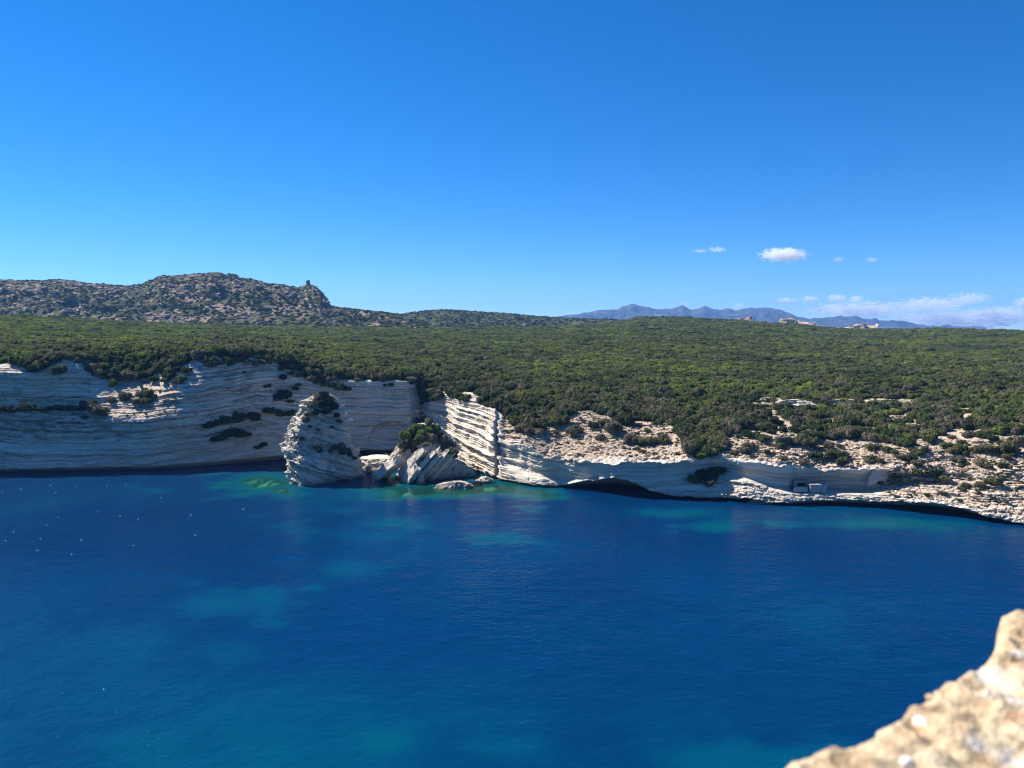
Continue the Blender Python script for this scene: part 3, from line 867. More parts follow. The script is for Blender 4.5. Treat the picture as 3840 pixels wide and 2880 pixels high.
def sea_material():
    m, n, l, out = new_mat('sea_water')
    geo = node(n, 'ShaderNodeNewGeometry')
    dp = node(n, 'ShaderNodeAttribute', attribute_name='depth')
    dmap = node(n, 'ShaderNodeMapRange', **{'From Min': 0.0, 'From Max': 14.0})
    l.new(dp.outputs['Fac'], dmap.inputs['Value'])
    body = ramp(n, l, dmap.outputs[0], [(0.0, (0.03, 0.12, 0.085)), (0.22, (0.004, 0.078, 0.070)), (0.40, (0.0, 0.062, 0.096)), (0.55, (0.0, 0.046, 0.100)), (0.75, (0.0, 0.026, 0.084)), (1.0, (0.0, 0.0185, 0.071))])
    diff = node(n, 'ShaderNodeBsdfDiffuse')
    l.new(body, diff.inputs[0])
    # clear water over the shallows
    tr = node(n, 'ShaderNodeBsdfTransparent')
    tint = ramp(n, l, dmap.outputs[0], [(0.0, (0.9, 1, 0.97)), (0.12, (0.45, 0.92, 0.82)), (0.35, (0.08, 0.62, 0.66))])
    l.new(tint, tr.inputs[0])
    clear = ramp(n, l, dmap.outputs[0], [(0.03, (0.92, 0.92, 0.92)), (0.16, (0.62, 0.62, 0.62)), (0.34, (0, 0, 0))])
    under = node(n, 'ShaderNodeMixShader')
    l.new(clear, under.inputs[0]); l.new(diff.outputs[0], under.inputs[1]); l.new(tr.outputs[0], under.inputs[2])
    # ripples
    mp = node(n, 'ShaderNodeMapping')
    mp.inputs['Rotation'].default_value = (0, 0, R(12))
    mp.inputs['Scale'].default_value = (0.8, 1.0, 1.0)
    l.new(geo.outputs['Position'], mp.inputs['Vector'])
    w1 = node(n, 'ShaderNodeTexNoise', Scale=0.62, Detail=3.0, Roughness=0.55, Distortion=0.6)
    w2 = node(n, 'ShaderNodeTexNoise', Scale=0.16, Detail=3.0, Roughness=0.5)
    l.new(mp.outputs[0], w1.inputs['Vector']); l.new(mp.outputs[0], w2.inputs['Vector'])
    patch = node(n, 'ShaderNodeTexNoise', Scale=0.018, Detail=3.0)
    l.new(geo.outputs['Position'], patch.inputs['Vector'])
    pr_ = node(n, 'ShaderNodeMapRange', **{'From Min': 0.35, 'From Max': 0.65, 'To Min': 0.55, 'To Max': 1.25})
    l.new(patch.outputs['Fac'], pr_.inputs['Value'])
    h = math_n(n, l, 'ADD', math_n(n, l, 'MULTIPLY', w1.outputs['Fac'], 0.42), math_n(n, l, 'MULTIPLY', w2.outputs['Fac'], 1.1))
    h = math_n(n, l, 'MULTIPLY', h, pr_.outputs[0])
    bump = node(n, 'ShaderNodeBump', Strength=1.0, Distance=0.5)
    l.new(h, bump.inputs['Height'])
    gl = node(n, 'ShaderNodeBsdfGlossy', Roughness=0.12)
    gl.inputs['Color'].default_value = (0.9, 0.95, 1, 1)
    l.new(bump.outputs[0], gl.inputs['Normal'])
    l.new(bump.outputs[0], diff.inputs['Normal'])
    fr = node(n, 'ShaderNodeFresnel', IOR=1.33)
    l.new(bump.outputs[0], fr.inputs['Normal'])
    fac = math_n(n, l, 'MULTIPLY', fr.outputs[0], 0.6)
    mx = node(n, 'ShaderNodeMixShader')
    l.new(fac, mx.inputs[0]); l.new(under.outputs[0], mx.inputs[1]); l.new(gl.outputs[0], mx.inputs[2])
    l.new(mx.outputs[0], out.inputs[0])
    return m
M_SEA = sea_material()
tag(link('sea', sea_me, M_SEA), 'deep blue rippled sea with turquoise shallows', kind='structure')

# sunken boulders seen through the clear water beside the stack
for (px, py, rx, ry) in [(900, 1848, 33, 12), (925, 1820, 32, 12), (952, 1837, 24, 8), (985, 1816, 26, 10), (962, 1790, 24, 6), (990, 1789, 16, 6), (925, 1802, 30, 8), (945, 1802, 22, 7),
                         (1040, 1775, 22, 5), (1035, 1810, 26, 7), (1030, 1788, 28, 6), (1055, 1830, 24, 12), (1010, 1800, 20, 5), (1450, 1838, 42, 14), (1415, 1822, 30, 7), (1530, 1845, 26, 6), (1840, 1822, 36, 8)]:
    Yb = float(water_Y(py)); w = rx / F * Yb; dpt = ry / F * Yb * (Yb / CAM_H)
    c = P(px, py, Yb)
    th = np.linspace(0, 2 * np.pi, 26, endpoint=False); hh = np.linspace(0, 1, 10)
    prof = np.sqrt(np.clip(1 - (hh * 0.93) ** 2.5, 0.0, 1))
    Vr = np.stack([c[0] + w * prof[:, None] * np.cos(th)[None], c[1] + dpt * prof[:, None] * np.sin(th)[None], np.broadcast_to(-4.2 + 3.5 * hh[:, None], (10, 26))], -1)
    nz = fbm(Vr, 0.25, 3, px * 0.1)
    cen = Vr.mean(axis=1, keepdims=True)
    Vr = cen + (Vr - cen) * (1 + 0.25 * nz[..., None]); Vr[..., 2] += 0.3 * nz
    o = origin_to_base(link('sunken_boulder', mesh_grid('sunken_boulder', Vr, wrap=True, cap=True, smooth_shade=True), M_SUNKEN))
    if px < 1100:
        tag(o, 'rounded boulder under the clear turquoise water beside the pointed stack', 'boulder', 'sunken boulders by the stack')
    else:
        tag(o, 'pale boulder under the shallow green water before the tilted rocks', 'boulder', 'sunken boulders by the tilted rocks')

# ------------------------------------------------------------------ shrubs
def shrub_mesh(name, seed, mat, flat=0.8, leaves=420, size=0.115):
    r = np.random.default_rng(seed)
    lobes = [(np.array([0, 0, 0.45]), 0.62)]
    for k in range(r.integers(6, 10)):
        a = r.random() * 6.28; d = 0.3 + 0.45 * r.random()
        lobes.append((np.array([d * math.cos(a), d * math.sin(a), 0.25 + 0.5 * r.random()]), 0.24 + 0.2 * r.random()))
    vs, fs = [], []
    ctr = np.array([c for c, _ in lobes]); rad = np.array([q_ for _, q_ in lobes])
    wts = rad ** 2 / (rad ** 2).sum()
    n = 0
    while n < leaves:
        k = r.choice(len(lobes), p=wts)
        d = r.normal(size=3); d /= np.linalg.norm(d)
        if d[2] < -0.55: continue
        p = ctr[k] + d * rad[k] * (0.86 + 0.24 * r.random())
        dist = np.linalg.norm(ctr - p, axis=1) - rad * 0.8
        if (dist < -0.04).any(): continue
        if p[2] < -0.15: continue
        u = r.normal(size=3); u -= u.dot(d) * 0.75 * d; u /= np.linalg.norm(u)
        v = np.cross(d + 0.6 * r.normal(size=3), u); v /= np.linalg.norm(v)
        s = size * (0.6 + 0.9 * r.random())
        b = len(vs)
        vs += [p - u * s, p - v * s * 0.6, p + u * s, p + v * s * 0.6]
        fs.append((b, b + 1, b + 2, b + 3)); n += 1
    # dense twiggy inside
    for c_, q_ in lobes:
        b = len(vs)
        rr = q_ * 0.80
        ring = [(math.cos(t) , math.sin(t)) for t in np.linspace(0, 6.283, 8)[:-1]]
        vs.append(c_ + np.array([0, 0, rr]))
        for h, w in ((0.6, 0.8), (-0.1, 1.0), (-0.75, 0.62)):
            for (cx_, sy2) in ring:
                j_ = 1 + 0.12 * r.normal()
                vs.append(c_ + np.array([cx_ * w * rr * j_, sy2 * w * rr * j_, h * rr * j_]))
        for k in range(7): fs.append((b, b + 1 + k, b + 1 + (k + 1) % 7))
        for lvl in range(2):
            o0 = b + 1 + lvl * 7; o1 = o0 + 7
            for k in range(7): fs.append((o0 + k, o1 + k, o1 + (k + 1) % 7, o0 + (k + 1) % 7))
    vs = np.array(vs); vs[:, 2] *= flat
    me = bpy.data.meshes.new(name)
    me.from_pydata(vs.tolist(), [], fs)
    me.materials.append(mat)
    me.update()
    return me
NSHAPE = 5
SHRUBS = [[shrub_mesh('shrub_%d%d' % (c, k), 100 + k, M_LEAF[c], flat=[0.8, 0.7, 0.95, 0.62, 0.85][k]) for k in range(NSHAPE)] for c in range(len(M_LEAF))]
proto = bpy.data.collections.new('shrub_kinds')
for c in range(len(M_LEAF)):
    for k in range(NSHAPE):
        proto.objects.link(bpy.data.objects.new('shrub_kind_%d_%d' % (c, k), SHRUBS[c][k]))

def scatter_group(coll):
    ng = bpy.data.node_groups.new('scatter_' + coll.name, 'GeometryNodeTree')
    ng.interface.new_socket('Geometry', in_out='INPUT', socket_type='NodeSocketGeometry')
    ng.interface.new_socket('Geometry', in_out='OUTPUT', socket_type='NodeSocketGeometry')
    n, l = ng.nodes, ng.links
    gi, go = n.new('NodeGroupInput'), n.new('NodeGroupOutput')
    ci = n.new('GeometryNodeCollectionInfo')
    ci.inputs['Collection'].default_value = coll
    ci.inputs['Separate Children'].default_value = True
    ci.inputs['Reset Children'].default_value = True
    ip = n.new('GeometryNodeInstanceOnPoints')
    ip.inputs['Pick Instance'].default_value = True
    def attr(nm, t):
        a = n.new('GeometryNodeInputNamedAttribute'); a.data_type = t; a.inputs[0].default_value = nm
        return a.outputs[0]
    l.new(gi.outputs[0], ip.inputs['Points'])
    l.new(ci.outputs[0], ip.inputs['Instance'])
    l.new(attr('idx', 'INT'), ip.inputs['Instance Index'])
    l.new(attr('rot', 'FLOAT_VECTOR'), ip.inputs['Rotation'])
    l.new(attr('scl', 'FLOAT_VECTOR'), ip.inputs['Scale'])
    l.new(ip.outputs[0], go.inputs[0])
    return ng
SCATTER = scatter_group(proto)

def stuff_points(name, pts, scl, idx, label, group_nodes, mat, rot=None):
    me = bpy.data.meshes.new(name)
    me.vertices.add(len(pts))
    me.vertices.foreach_set('co', np.asarray(pts, np.float32).ravel())
    a = me.attributes.new('idx', 'INT', 'POINT'); a.data.foreach_set('value', np.asarray(idx, np.int32))
    a = me.attributes.new('scl', 'FLOAT_VECTOR', 'POINT'); a.data.foreach_set('vector', np.asarray(scl, np.float32).ravel())
    if rot is None:
        rot = np.zeros((len(pts), 3)); rot[:, 2] = rng.random(len(pts)) * 6.28
    a = me.attributes.new('rot', 'FLOAT_VECTOR', 'POINT'); a.data.foreach_set('vector', np.asarray(rot, np.float32).ravel())
    me.materials.append(mat)
    o = link(name, me)
    md = o.modifiers.new('scatter', 'NODES')
    md.node_group = group_nodes
    tag(o, label, kind='stuff')
    return o

# --- bushes over the coast sheet: sample cells by area
cell_c = 0.25 * (V[:-1, :-1] + V[1:, :-1] + V[:-1, 1:] + V[1:, 1:])
e1 = V[:-1, 1:] - V[:-1, :-1]; e2 = V[1:, :-1] - V[:-1, :-1]
area = np.linalg.norm(np.cross(e1, e2), axis=-1)
cv = 0.5 * (vp[:-1] + vp[1:])[:, None] + 0 * area
cveg = veg[:-1, :-1] > 0.5
dist = cell_c[..., 1]
inframe = (cell_c[..., 0] > -0.75 * dist - 40) & (cell_c[..., 0] < 0.75 * dist + 40)
spacing = np.interp(dist, [300, 450, 700, 1100, 2200], [2.8, 2.9, 3.3, 4.2, 6.5])
dens = np.where(cveg & inframe & (cv > 3) & (cv < 11.1), area / spacing ** 2, 0)
cnt = np.floor(dens + rng.random(dens.shape)).astype(int)
ci_, cj_ = np.nonzero(cnt)
rep = cnt[ci_, cj_]
ci_, cj_ = np.repeat(ci_, rep), np.repeat(cj_, rep)
fu, fv = rng.random(len(ci_))[:, None], rng.random(len(ci_))[:, None]
pts = V[ci_, cj_] * (1 - fu) * (1 - fv) + V[ci_, cj_ + 1] * fu * (1 - fv) + V[ci_ + 1, cj_] * (1 - fu) * fv + V[ci_ + 1, cj_ + 1] * fu * fv
sp = np.interp(pts[:, 1], [300, 450, 700, 1100, 2200], [2.8, 2.9, 3.3, 4.2, 6.5])
ppx, ppy = proj(pts)
rim = np.exp(-np.maximum(np.interp(ppx, vl[:, 0], vl[:, 1]) - ppy, 0) / np.interp(ppx, [1500, 1800], [50, 120]))       # near the cliff edge
nbig = fbm(pts * np.array([1, 1, 0]), 0.02, 3, 90); nsm = fbm(pts * np.array([1, 1, 0]), 0.09, 2, 95)
size = sp * (0.50 + 0.62 * rng.random(len(pts)) ** 1.3) * (1 + 0.2 * nbig)
size = size * np.where(rng.random(len(pts)) < 0.08, 1.45, 1.0) * (1 + 0.35 * rim)
size = np.where(ppx > 2750, size * np.interp(ppy, [1450, 1500, 1640], [1.0, 1.0, 1.1]), size)
hgt = size * (0.75 + 0.65 * rng.random(len(pts))) * np.interp(pts[:, 1], [430, 560, 1200], [1.0, 0.66, 0.5]) * (1 + np.where(ppx < 1900, 0.75, 0.35) * rim)
bright = 0.55 + 0.8 * nbig + 0.5 * nsm + 0.5 * fbm(pts * np.array([1, 1, 0]), 0.006, 2, 99) + 0.35 * rng.normal(size=len(pts)) + np.interp(ppx, [0, 700, 1500, 3840], [0.45, 0.25, 0.0, -0.12]) - 0.75 * rim
colr = np.select([bright > 0.82, bright > 0.30, bright > -0.15], [0, 1, 4], 2)
grey = rng.random(len(pts)) < (0.05 + 0.32 * rim + 0.10 * (nsm > 0.35))
colr = np.where(grey, 3, colr)
shp = rng.integers(0, NSHAPE, len(pts))
size = np.minimum(size, np.where(pts[:, 1] < 560, 3.9, 9)); hgt = np.minimum(hgt, np.where(pts[:, 1] < 560, 4.6, 6))
pts[:, 2] -= 0.12 * hgt

SINGLE = []     # position, size, height, colour, label, group
def single(px, py, r, colour, label, group, tall=1.15, sink=0.05, rocks=True):
    h_ = hit(px, py + r * 0.40, rocks)
    if h_ is None: return
    p = h_[0]
    s = r / F * p.y * (1.45 if 'tilted' in group else 1.2)
    label = ('small ' if r < 15 else 'large ' if r > 25 else '') + label
    SINGLE.append((Vector((p.x, p.y, p.z - sink * s)), s, s * tall, colour, label, group))
G, B_, D_, GR, OL = 1, 0, 2, 3, 4
SLOPE = [(2104, 1582, 25, 4), (2152, 1617, 30, 3), (2227, 1597, 18, 4), (2086, 1621, 15, 4), (2251, 1643, 20, 3), (2299, 1604, 35, 3), (2270, 1585, 25, 4), (2395, 1593, 12, 3), (2425, 1614, 15, 4), (2356, 1651, 25, 3),
         (2390, 1655, 26, 4), (2425, 1654, 30, 4), (2455, 1652, 26, 2), (2487, 1650, 28, 4), (2390, 1682, 15, 4), (2412, 1695, 10, 3), (2338, 1680, 8, 3), (1987, 1614, 26, 3), (2015, 1618, 24, 3), (2035, 1606, 20, 4)]
SLOPE2 = [(2937, 1654, 32, 3), (2975, 1656, 26, 3), (3009, 1654, 34, 4), (3040, 1662, 24, 4), (3061, 1679, 15, 3), (3014, 1731, 18, 3), (2932, 1718, 14, 3), (3118, 1708, 30, 4), (3145, 1712, 26, 1), (3154, 1736, 22, 4), (3169, 1700, 15, 3),
          (3293, 1726, 18, 4), (3288, 1672, 18, 3), (3385, 1712, 22, 3), (3410, 1718, 24, 4), (3442, 1736, 24, 3), (3437, 1695, 26, 4), (3425, 1688, 18, 2), (3360, 1793, 26, 4), (3335, 1802, 16, 1), (3303, 1813, 15, 1),
          (3430, 1770, 24, 4), (3460, 1776, 18, 3), (3499, 1772, 24, 1), (3535, 1793, 24, 4), (3602, 1726, 22, 3), (3612, 1742, 18, 4), (3576, 1690, 26, 4), (3600, 1678, 26, 4), (3620, 1700, 16, 2), (3572, 1720, 12, 3), (3679, 1736, 24, 3), (3700, 1748, 16, 4),
          (3680, 1684, 24, 3), (3705, 1680, 30, 4), (3735, 1686, 28, 4), (3770, 1684, 30, 4), (3800, 1688, 22, 3), (3762, 1746, 20, 4), (3778, 1752, 14, 3), (3721, 1803, 24, 4), (3738, 1812, 16, 3), (3618, 1819, 18, 4), (3608, 1836, 12, 4), (3672, 1816, 20, 4),
          (3538, 1849, 15, 4), (3759, 1793, 12, 4), (3767, 1878, 14, 4), (3480, 1858, 10, 1), (2750, 1700, 12, 3), (2800, 1668, 14, 3), (2860, 1645, 16, 3), (3530, 1620, 20, 3), (3820, 1660, 24, 3)]
for a in SLOPE:
    single(*a, ['bright green', 'green', 'dark', 'dry grey', 'olive'][a[3]] + ' shrub on the stony slope over the dark sea cave', 'shrubs on the slope over the cave')
for a in SLOPE2:
    single(*a, ['bright green', 'green', 'dark', 'dry grey', 'olive'][a[3]] + ' shrub on the pale rubble slope around the concrete bunker', 'shrubs on the rubble slope by the bunker')
for a in [(2646, 1786, 34, 2), (2690, 1766, 30, 2), (2610, 1803, 22, 4), (2668, 1798, 24, 3), (2655, 1815, 18, 3), (2632, 1772, 22, 2)]:
    single(*a, ['', '', 'dark', 'dry grey', 'olive'][a[3]] + ' shrub in the shaded hollow above the bedded sea ledge', 'shrubs in the hollow')
for a in [(148, 1374, 30, 4), (120, 1384, 22, 2), (217, 1393, 24, 4), (334, 1521, 28, 3), (369, 1538, 28, 3), (350, 1510, 18, 2), (385, 1552, 18, 3), (417, 1499, 18, 3), (464, 1491, 22, 4), (547, 1478, 26, 4), (572, 1486, 18, 2), (512, 1508, 18, 4), (543, 1508, 20, 4), (562, 1506, 14, 4), (621, 1426, 18, 4),
          (686, 1417, 22, 4), (672, 1432, 18, 4), (477, 1408, 28, 3), (505, 1415, 26, 3), (543, 1402, 26, 2), (570, 1398, 22, 3), (640, 1388, 22, 4), (700, 1390, 18, 2)]:
    single(*a, ['', '', 'dark', 'dry grey', 'olive'][a[3]] + ' shrub on the sunlit ledges of the long shaded cliff', 'shrubs on the sunlit cliff ledges')
for a in [(20, 1530, 20, 2), (48, 1532, 22, 2), (75, 1528, 20, 2), (100, 1525, 26, 2), (143, 1527, 22, 2), (168, 1530, 16, 2), (191, 1527, 20, 2), (218, 1527, 16, 4), (243, 1527, 22, 2), (270, 1530, 20, 2), (300, 1530, 18, 2), (320, 1560, 16, 2),
          (780, 1590, 24, 2), (805, 1580, 28, 2), (838, 1572, 28, 2), (860, 1570, 24, 2), (880, 1566, 28, 2), (905, 1556, 26, 2), (933, 1547, 28, 2), (950, 1562, 24, 2), (805, 1640, 24, 2), (830, 1632, 28, 2), (860, 1622, 26, 2), (890, 1618, 30, 2), (920, 1622, 22, 2),
          (1000, 1532, 24, 2), (1025, 1535, 24, 2), (1050, 1550, 18, 2), (1080, 1547, 20, 2), (1050, 1485, 22, 2), (1075, 1476, 26, 2), (1035, 1492, 16, 2), (1065, 1413, 18, 2), (1000, 1447, 12, 2), (1108, 1452, 18, 2), (1120, 1438, 14, 2), (785, 1360, 12, 2), (860, 1355, 10, 2), (915, 1392, 10, 2), (1090, 1500, 16, 2), (990, 1660, 18, 2), (970, 1672, 16, 2)]:
    lb, gp = (('dark shrub on the long ledge halfway up the shaded cliff', 'shrubs on the long shaded ledge') if a[0] < 340 else
              ('dark shrub in the lower of the two hollows of the shaded cliff', 'shrubs in the lower hollow') if a[0] < 960 and a[1] >= 1600 else
              ('dark shrub in the upper of the two hollows of the shaded cliff', 'shrubs in the upper hollow') if a[0] < 960 and a[1] >= 1500 else
              ('lone dark shrub high on the bare shaded cliff face', 'shrubs high on the shaded face') if a[0] < 960 else
              ('dark shrub on the shaded cliff face next to the pointed stack', 'shrubs on the shaded face by the stack'))
    single(*a, lb, gp, 1.0, 0.25, False)
for a in [(1170, 1420, 24, 3), (1195, 1428, 22, 4), (1185, 1405, 24, 3), (1215, 1440, 18, 4), (1270, 1452, 24, 2), (1290, 1456, 16, 2), (1245, 1446, 18, 2), (1305, 1462, 10, 4), (1340, 1425, 14, 4), (1464, 1443, 13, 2), (1445, 1445, 10, 2), (1545, 1437, 12, 2)]:
    single(*a, ['', '', 'dark', 'dry grey', 'olive'][a[3]] + ' shrub on the top ledges of the wall behind the pointed stack', 'shrubs on the wall behind the stack', rocks=False)
for a in [(1577, 1443, 20, 2), (1586, 1478, 18, 2), (1603, 1478, 20, 2), (1606, 1500, 14, 2), (1586, 1508, 13, 2), (1581, 1545, 9, 2), (1570, 1425, 18, 2), (1598, 1455, 16, 3)]:
    single(*a, 'dark shrub growing down the deep cleft between wall and striped cliff', 'shrubs in the cleft', 1.2, 0.3, False)
for a in [(1212, 1478, 17, 4), (1192, 1494, 20, 3), (1230, 1500, 20, 4), (1172, 1522, 20, 3), (1208, 1520, 22, 2), (1245, 1530, 20, 2), (1155, 1552, 17, 3), (1185, 1548, 18, 2), (1225, 1545, 18, 2), (1262, 1560, 14, 4), (1272, 1582, 12, 3), (1145, 1578, 14, 3), (1190, 1612, 9, 4), (1248, 1602, 10, 4),
          (1115, 1635, 13, 4), (1132, 1648, 11, 4), (1188, 1683, 15, 3), (1200, 1692, 12, 2), (1240, 1693, 14, 4), (1256, 1680, 17, 3), (1282, 1678, 17, 3), (1302, 1688, 16, 3), (1312, 1706, 15, 4), (1330, 1718, 14, 4), (1352, 1700, 12, 4), (1280, 1700, 14, 2), (1160, 1600, 10, 3)]:
    single(*a, ['', '', 'dark', 'dry grey', 'olive'][a[3]] + ' shrub growing on the pointed sea stack', 'shrubs on the stack', 1.25)
for a in [(1588, 1578, 15, 3), (1608, 1584, 16, 3), (1556, 1608, 18, 1), (1582, 1604, 20, 1), (1612, 1614, 22, 0), (1588, 1622, 20, 0), (1632, 1608, 18, 1), (1548, 1632, 18, 1), (1575, 1640, 20, 1), (1530, 1650, 17, 2), (1640, 1632, 19, 2), (1605, 1648, 18, 3), (1568, 1660, 18, 4), (1630, 1655, 17, 3),
          (1660, 1652, 17, 3), (1672, 1675, 16, 3), (1690, 1695, 15, 4), (1700, 1712, 12, 2), (1690, 1672, 15, 3), (1655, 1680, 14, 4), (1520, 1640, 15, 1), (1545, 1655, 18, 1), (1560, 1585, 13, 3), (1505, 1676, 13, 4), (1710, 1695, 12, 3), (1532, 1675, 16, 4), (1552, 1688, 14, 4), (1512, 1664, 13, 4), (1598, 1668, 14, 3), (1515, 1688, 12, 4)]:
    single(*a, ['bright green', 'green', 'dark', 'dry grey', 'olive'][a[3]] + ' shrub crowning the rock of tilted slabs', 'shrubs on the tilted rock', 1.3, 0.1)

r2 = np.random.default_rng(77)
for k in range(48):
    px = 2770 + 1060 * r2.random(); py = np.interp(px, vl[:, 0], vl[:, 1]) + 4 + 75 * r2.random() ** 1.6
    if 2950 < px < 3300 and py > 1735: continue
    c_ = int(r2.choice([3, 4, 4, 2]))
    single(px, py, 11 + 13 * r2.random(), c_, ['', '', 'dark', 'dry grey', 'olive'][c_] + ' shrub trailing from the scrub edge onto the pale rubble slope', 'shrubs trailing from the scrub edge')
for k in range(34):
    px = (560 + 600 * r2.random()) if k < 22 else (1625 + 245 * r2.random()); py = np.interp(px, vl[:, 0], vl[:, 1]) + 3 + 22 * r2.random() ** 1.5
    c_ = int(r2.choice([2, 2, 4, 3]))
    single(px, py, 12 + 10 * r2.random(), c_, ['', '', 'dark', 'dry grey', 'olive'][c_] + ' shrub spilling over the rim of the %s cliff' % ('shaded' if k < 22 else 'striped'), 'shrubs spilling over the rim', 1.3, 0.05, False)
KIND = ['bright green', 'green', 'dark', 'dry grey', 'olive']
n_more = max(0, 298 - len(SINGLE))
ok = (ppx > -20) & (ppx < 3860) & (pts[:, 1] < 520)
score = np.where(ok, size / pts[:, 1], 0)
pick = np.argsort(-score)[:n_more]
for k in pick:
    where = 'the rim of the long shaded cliff' if ppx[k] < 1160 else 'the edge of the striped cliff and cleft' if ppx[k] < 1900 else 'the scrub slope above the dark sea cave' if ppx[k] < 2740 else 'the scrub slope above the concrete bunker'
    SINGLE.append((Vector(pts[k].tolist()), size[k], hgt[k], int(colr[k]), 'large %s bush on %s' % (KIND[colr[k]], where), 'bushes on ' + where))
restm = np.ones(len(pts), bool); restm[pick] = False
print('bushes', len(pts), 'single', len(SINGLE))
for (p, s, h_, c_, lab, grp) in SINGLE:
    o = bpy.data.objects.new('shrub', SHRUBS[c_][random.randrange(NSHAPE)])
    COL.objects.link(o)
    o.location = p
    o.scale = (s, s * random.uniform(0.85, 1.1), h_)
    o.rotation_euler = (0, 0, random.random() * 6.28)
    tag(o, lab, 'shrub', grp)
stuff_points('maquis_scrub', pts[restm], np.stack([size, size, hgt], 1)[restm], (colr * NSHAPE + shp)[restm], 'dense green scrub covering the plateau behind the cliffs', SCATTER, M_LEAF[1])

tm = (scree[:-1, :-1] > 0.5) & (veg[:-1, :-1] < 0.5) & (cv > 2.5) & (cv < 8)
ti, tj = np.nonzero(tm & (rng.random(tm.shape) < area * 0.045 * (0.4 + 1.2 * (fbm(cell_c, 0.06, 2, 140) > 0.0))))
tp = cell_c[ti, tj]
tsz = 0.35 + 0.9 * rng.random(len(tp)) ** 2
stuff_points('dry_tufts', tp, np.stack([tsz, tsz, tsz * 0.8], 1), np.where(rng.random(len(tp)) < 0.6, 3, 4) * NSHAPE + rng.integers(0, NSHAPE, len(tp)), 'small dry tufts sprinkled over the pale rubble slopes', SCATTER, M_LEAF[3])
print('tufts', len(tp))

# ------------------------------------------------------------------ hills behind the plateau
def hill_mesh(name, sky_pts, base_py, Y0, Y1, step, seed, rough, mid=0.85, back=500):
    a = np.array(sky_pts, float)
    px = np.arange(a[0, 0], a[-1, 0] + 1, step)
    skyl = np.interp(px, a[:, 0], a[:, 1])
    t = np.linspace(0, 1, 70)
    rows_ = []
    for k in t:
        Y = Y0 + (Y1 - Y0) * k
        py = base_py + (skyl - base_py) * k ** mid
        rows_.append(P(px, py, Y))
    top = rows_[-1]
    for k in (0.3, 1.0):
        b = top.copy(); f_ = (top[:, 1] + back * k) / top[:, 1]
        b[:, 0] *= f_; b[:, 1] *= f_; b[:, 2] = top[:, 2] * (1 - k) + 30 * k
        rows_.append(b)
    Vh = np.stack(rows_, 0)
    w = np.concatenate([np.sin(np.pi * np.clip(t, 0.0, 1)) * 0.9 + 0.12, [0.3, 0]])[:, None]
    flat = Vh * np.array([1, 1, 0.6])
    Vh[..., 2] += w * rough * (ridged(flat, 0.006, 4, seed) - 0.3) + w * rough * 0.35 * fbm(flat, 0.03, 3, seed + 4)
    return Vh
HILL_SKY = [(-700, 1060), (-300, 1045), (0, 1049), (118, 1055), (217, 1049), (264, 1052), (353, 1065), (420, 1068), (476, 1074), (529, 1068), (565, 1052), (605, 1036), (705, 1032), (760, 1026), (811, 1022), (835, 1026), (846, 1031), (852, 1027), (862, 1026), (868, 1033),
            (878, 1026), (886, 1032), (899, 1043), (952, 1049), (999, 1065), (1058, 1069), (1090, 1077), (1123, 1083), (1130, 1076), (1140, 1072), (1160, 1071), (1175, 1072), (1190, 1080), (1205, 1092), (1216, 1106), (1225, 1121), (1233, 1138), (1245, 1149), (1300, 1158), (1400, 1175), (1500, 1205), (1600, 1235)]
MID_SKY = [(900, 1190), (1100, 1165), (1240, 1152), (1300, 1155), (1370, 1165), (1441, 1170), (1500, 1178), (1560, 1170), (1649, 1160), (1700, 1162), (1780, 1168), (1910, 1178), (1980, 1184), (2083, 1192), (2180, 1196), (2309, 1200), (2400, 1206), (2600, 1225), (2800, 1238)]
def hill_mat(name, rock_lo, rock_hi, amount):
    m, n, l, out = new_mat(name)
    geo = node(n, 'ShaderNodeNewGeometry')
    n1 = node(n, 'ShaderNodeTexNoise', Scale=0.02, Detail=9.0, Roughness=0.72)
    n2 = node(n, 'ShaderNodeTexNoise', Scale=0.12, Detail=5.0, Roughness=0.7)
    l.new(geo.outputs['Position'], n1.inputs['Vector']); l.new(geo.outputs['Position'], n2.inputs['Vector'])
    rockc = ramp(n, l, n2.outputs['Fac'], [(0.3, rock_lo), (0.65, rock_hi)])
    grn = ramp(n, l, n2.outputs['Fac'], [(0.35, (0.055, 0.065, 0.03)), (0.65, (0.115, 0.115, 0.055))])
    f = ramp(n, l, n1.outputs['Fac'], [(amount, (0, 0, 0)), (amount + 0.05, (1, 1, 1))])
    b = node(n, 'ShaderNodeBsdfPrincipled', Roughness=1.0)
    b.inputs['Specular IOR Level'].default_value = 0.05
    l.new(mixc(n, l, f, grn, rockc), b.inputs['Base Color'])
    bump = node(n, 'ShaderNodeBump', Strength=0.8, Distance=6.0)
    l.new(n2.outputs['Fac'], bump.inputs['Height'])
    l.new(bump.outputs[0], b.inputs['Normal'])
    l.new(b.outputs[0], out.inputs[0])
    return m
M_HILL = hill_mat('granite_hill', (0.19, 0.145, 0.11), (0.38, 0.29, 0.22), 0.52)
M_HILL2 = hill_mat('scrub_hill', (0.20, 0.16, 0.12), (0.40, 0.32, 0.25), 0.60)
VH = hill_mesh('hill', HILL_SKY, 1236, 1650, 2250, 4, 201, 16)
tag(link('hill', mesh_grid('hill', VH), M_HILL), 'rocky granite hill rising behind the plateau', kind='structure')
VM = hill_mesh('low_hills', MID_SKY, 1240, 2400, 3000, 5, 211, 12)
tag(link('low_hills', mesh_grid('low_hills', VM), M_HILL2), 'low scrub-covered hills beyond the plateau', kind='structure')

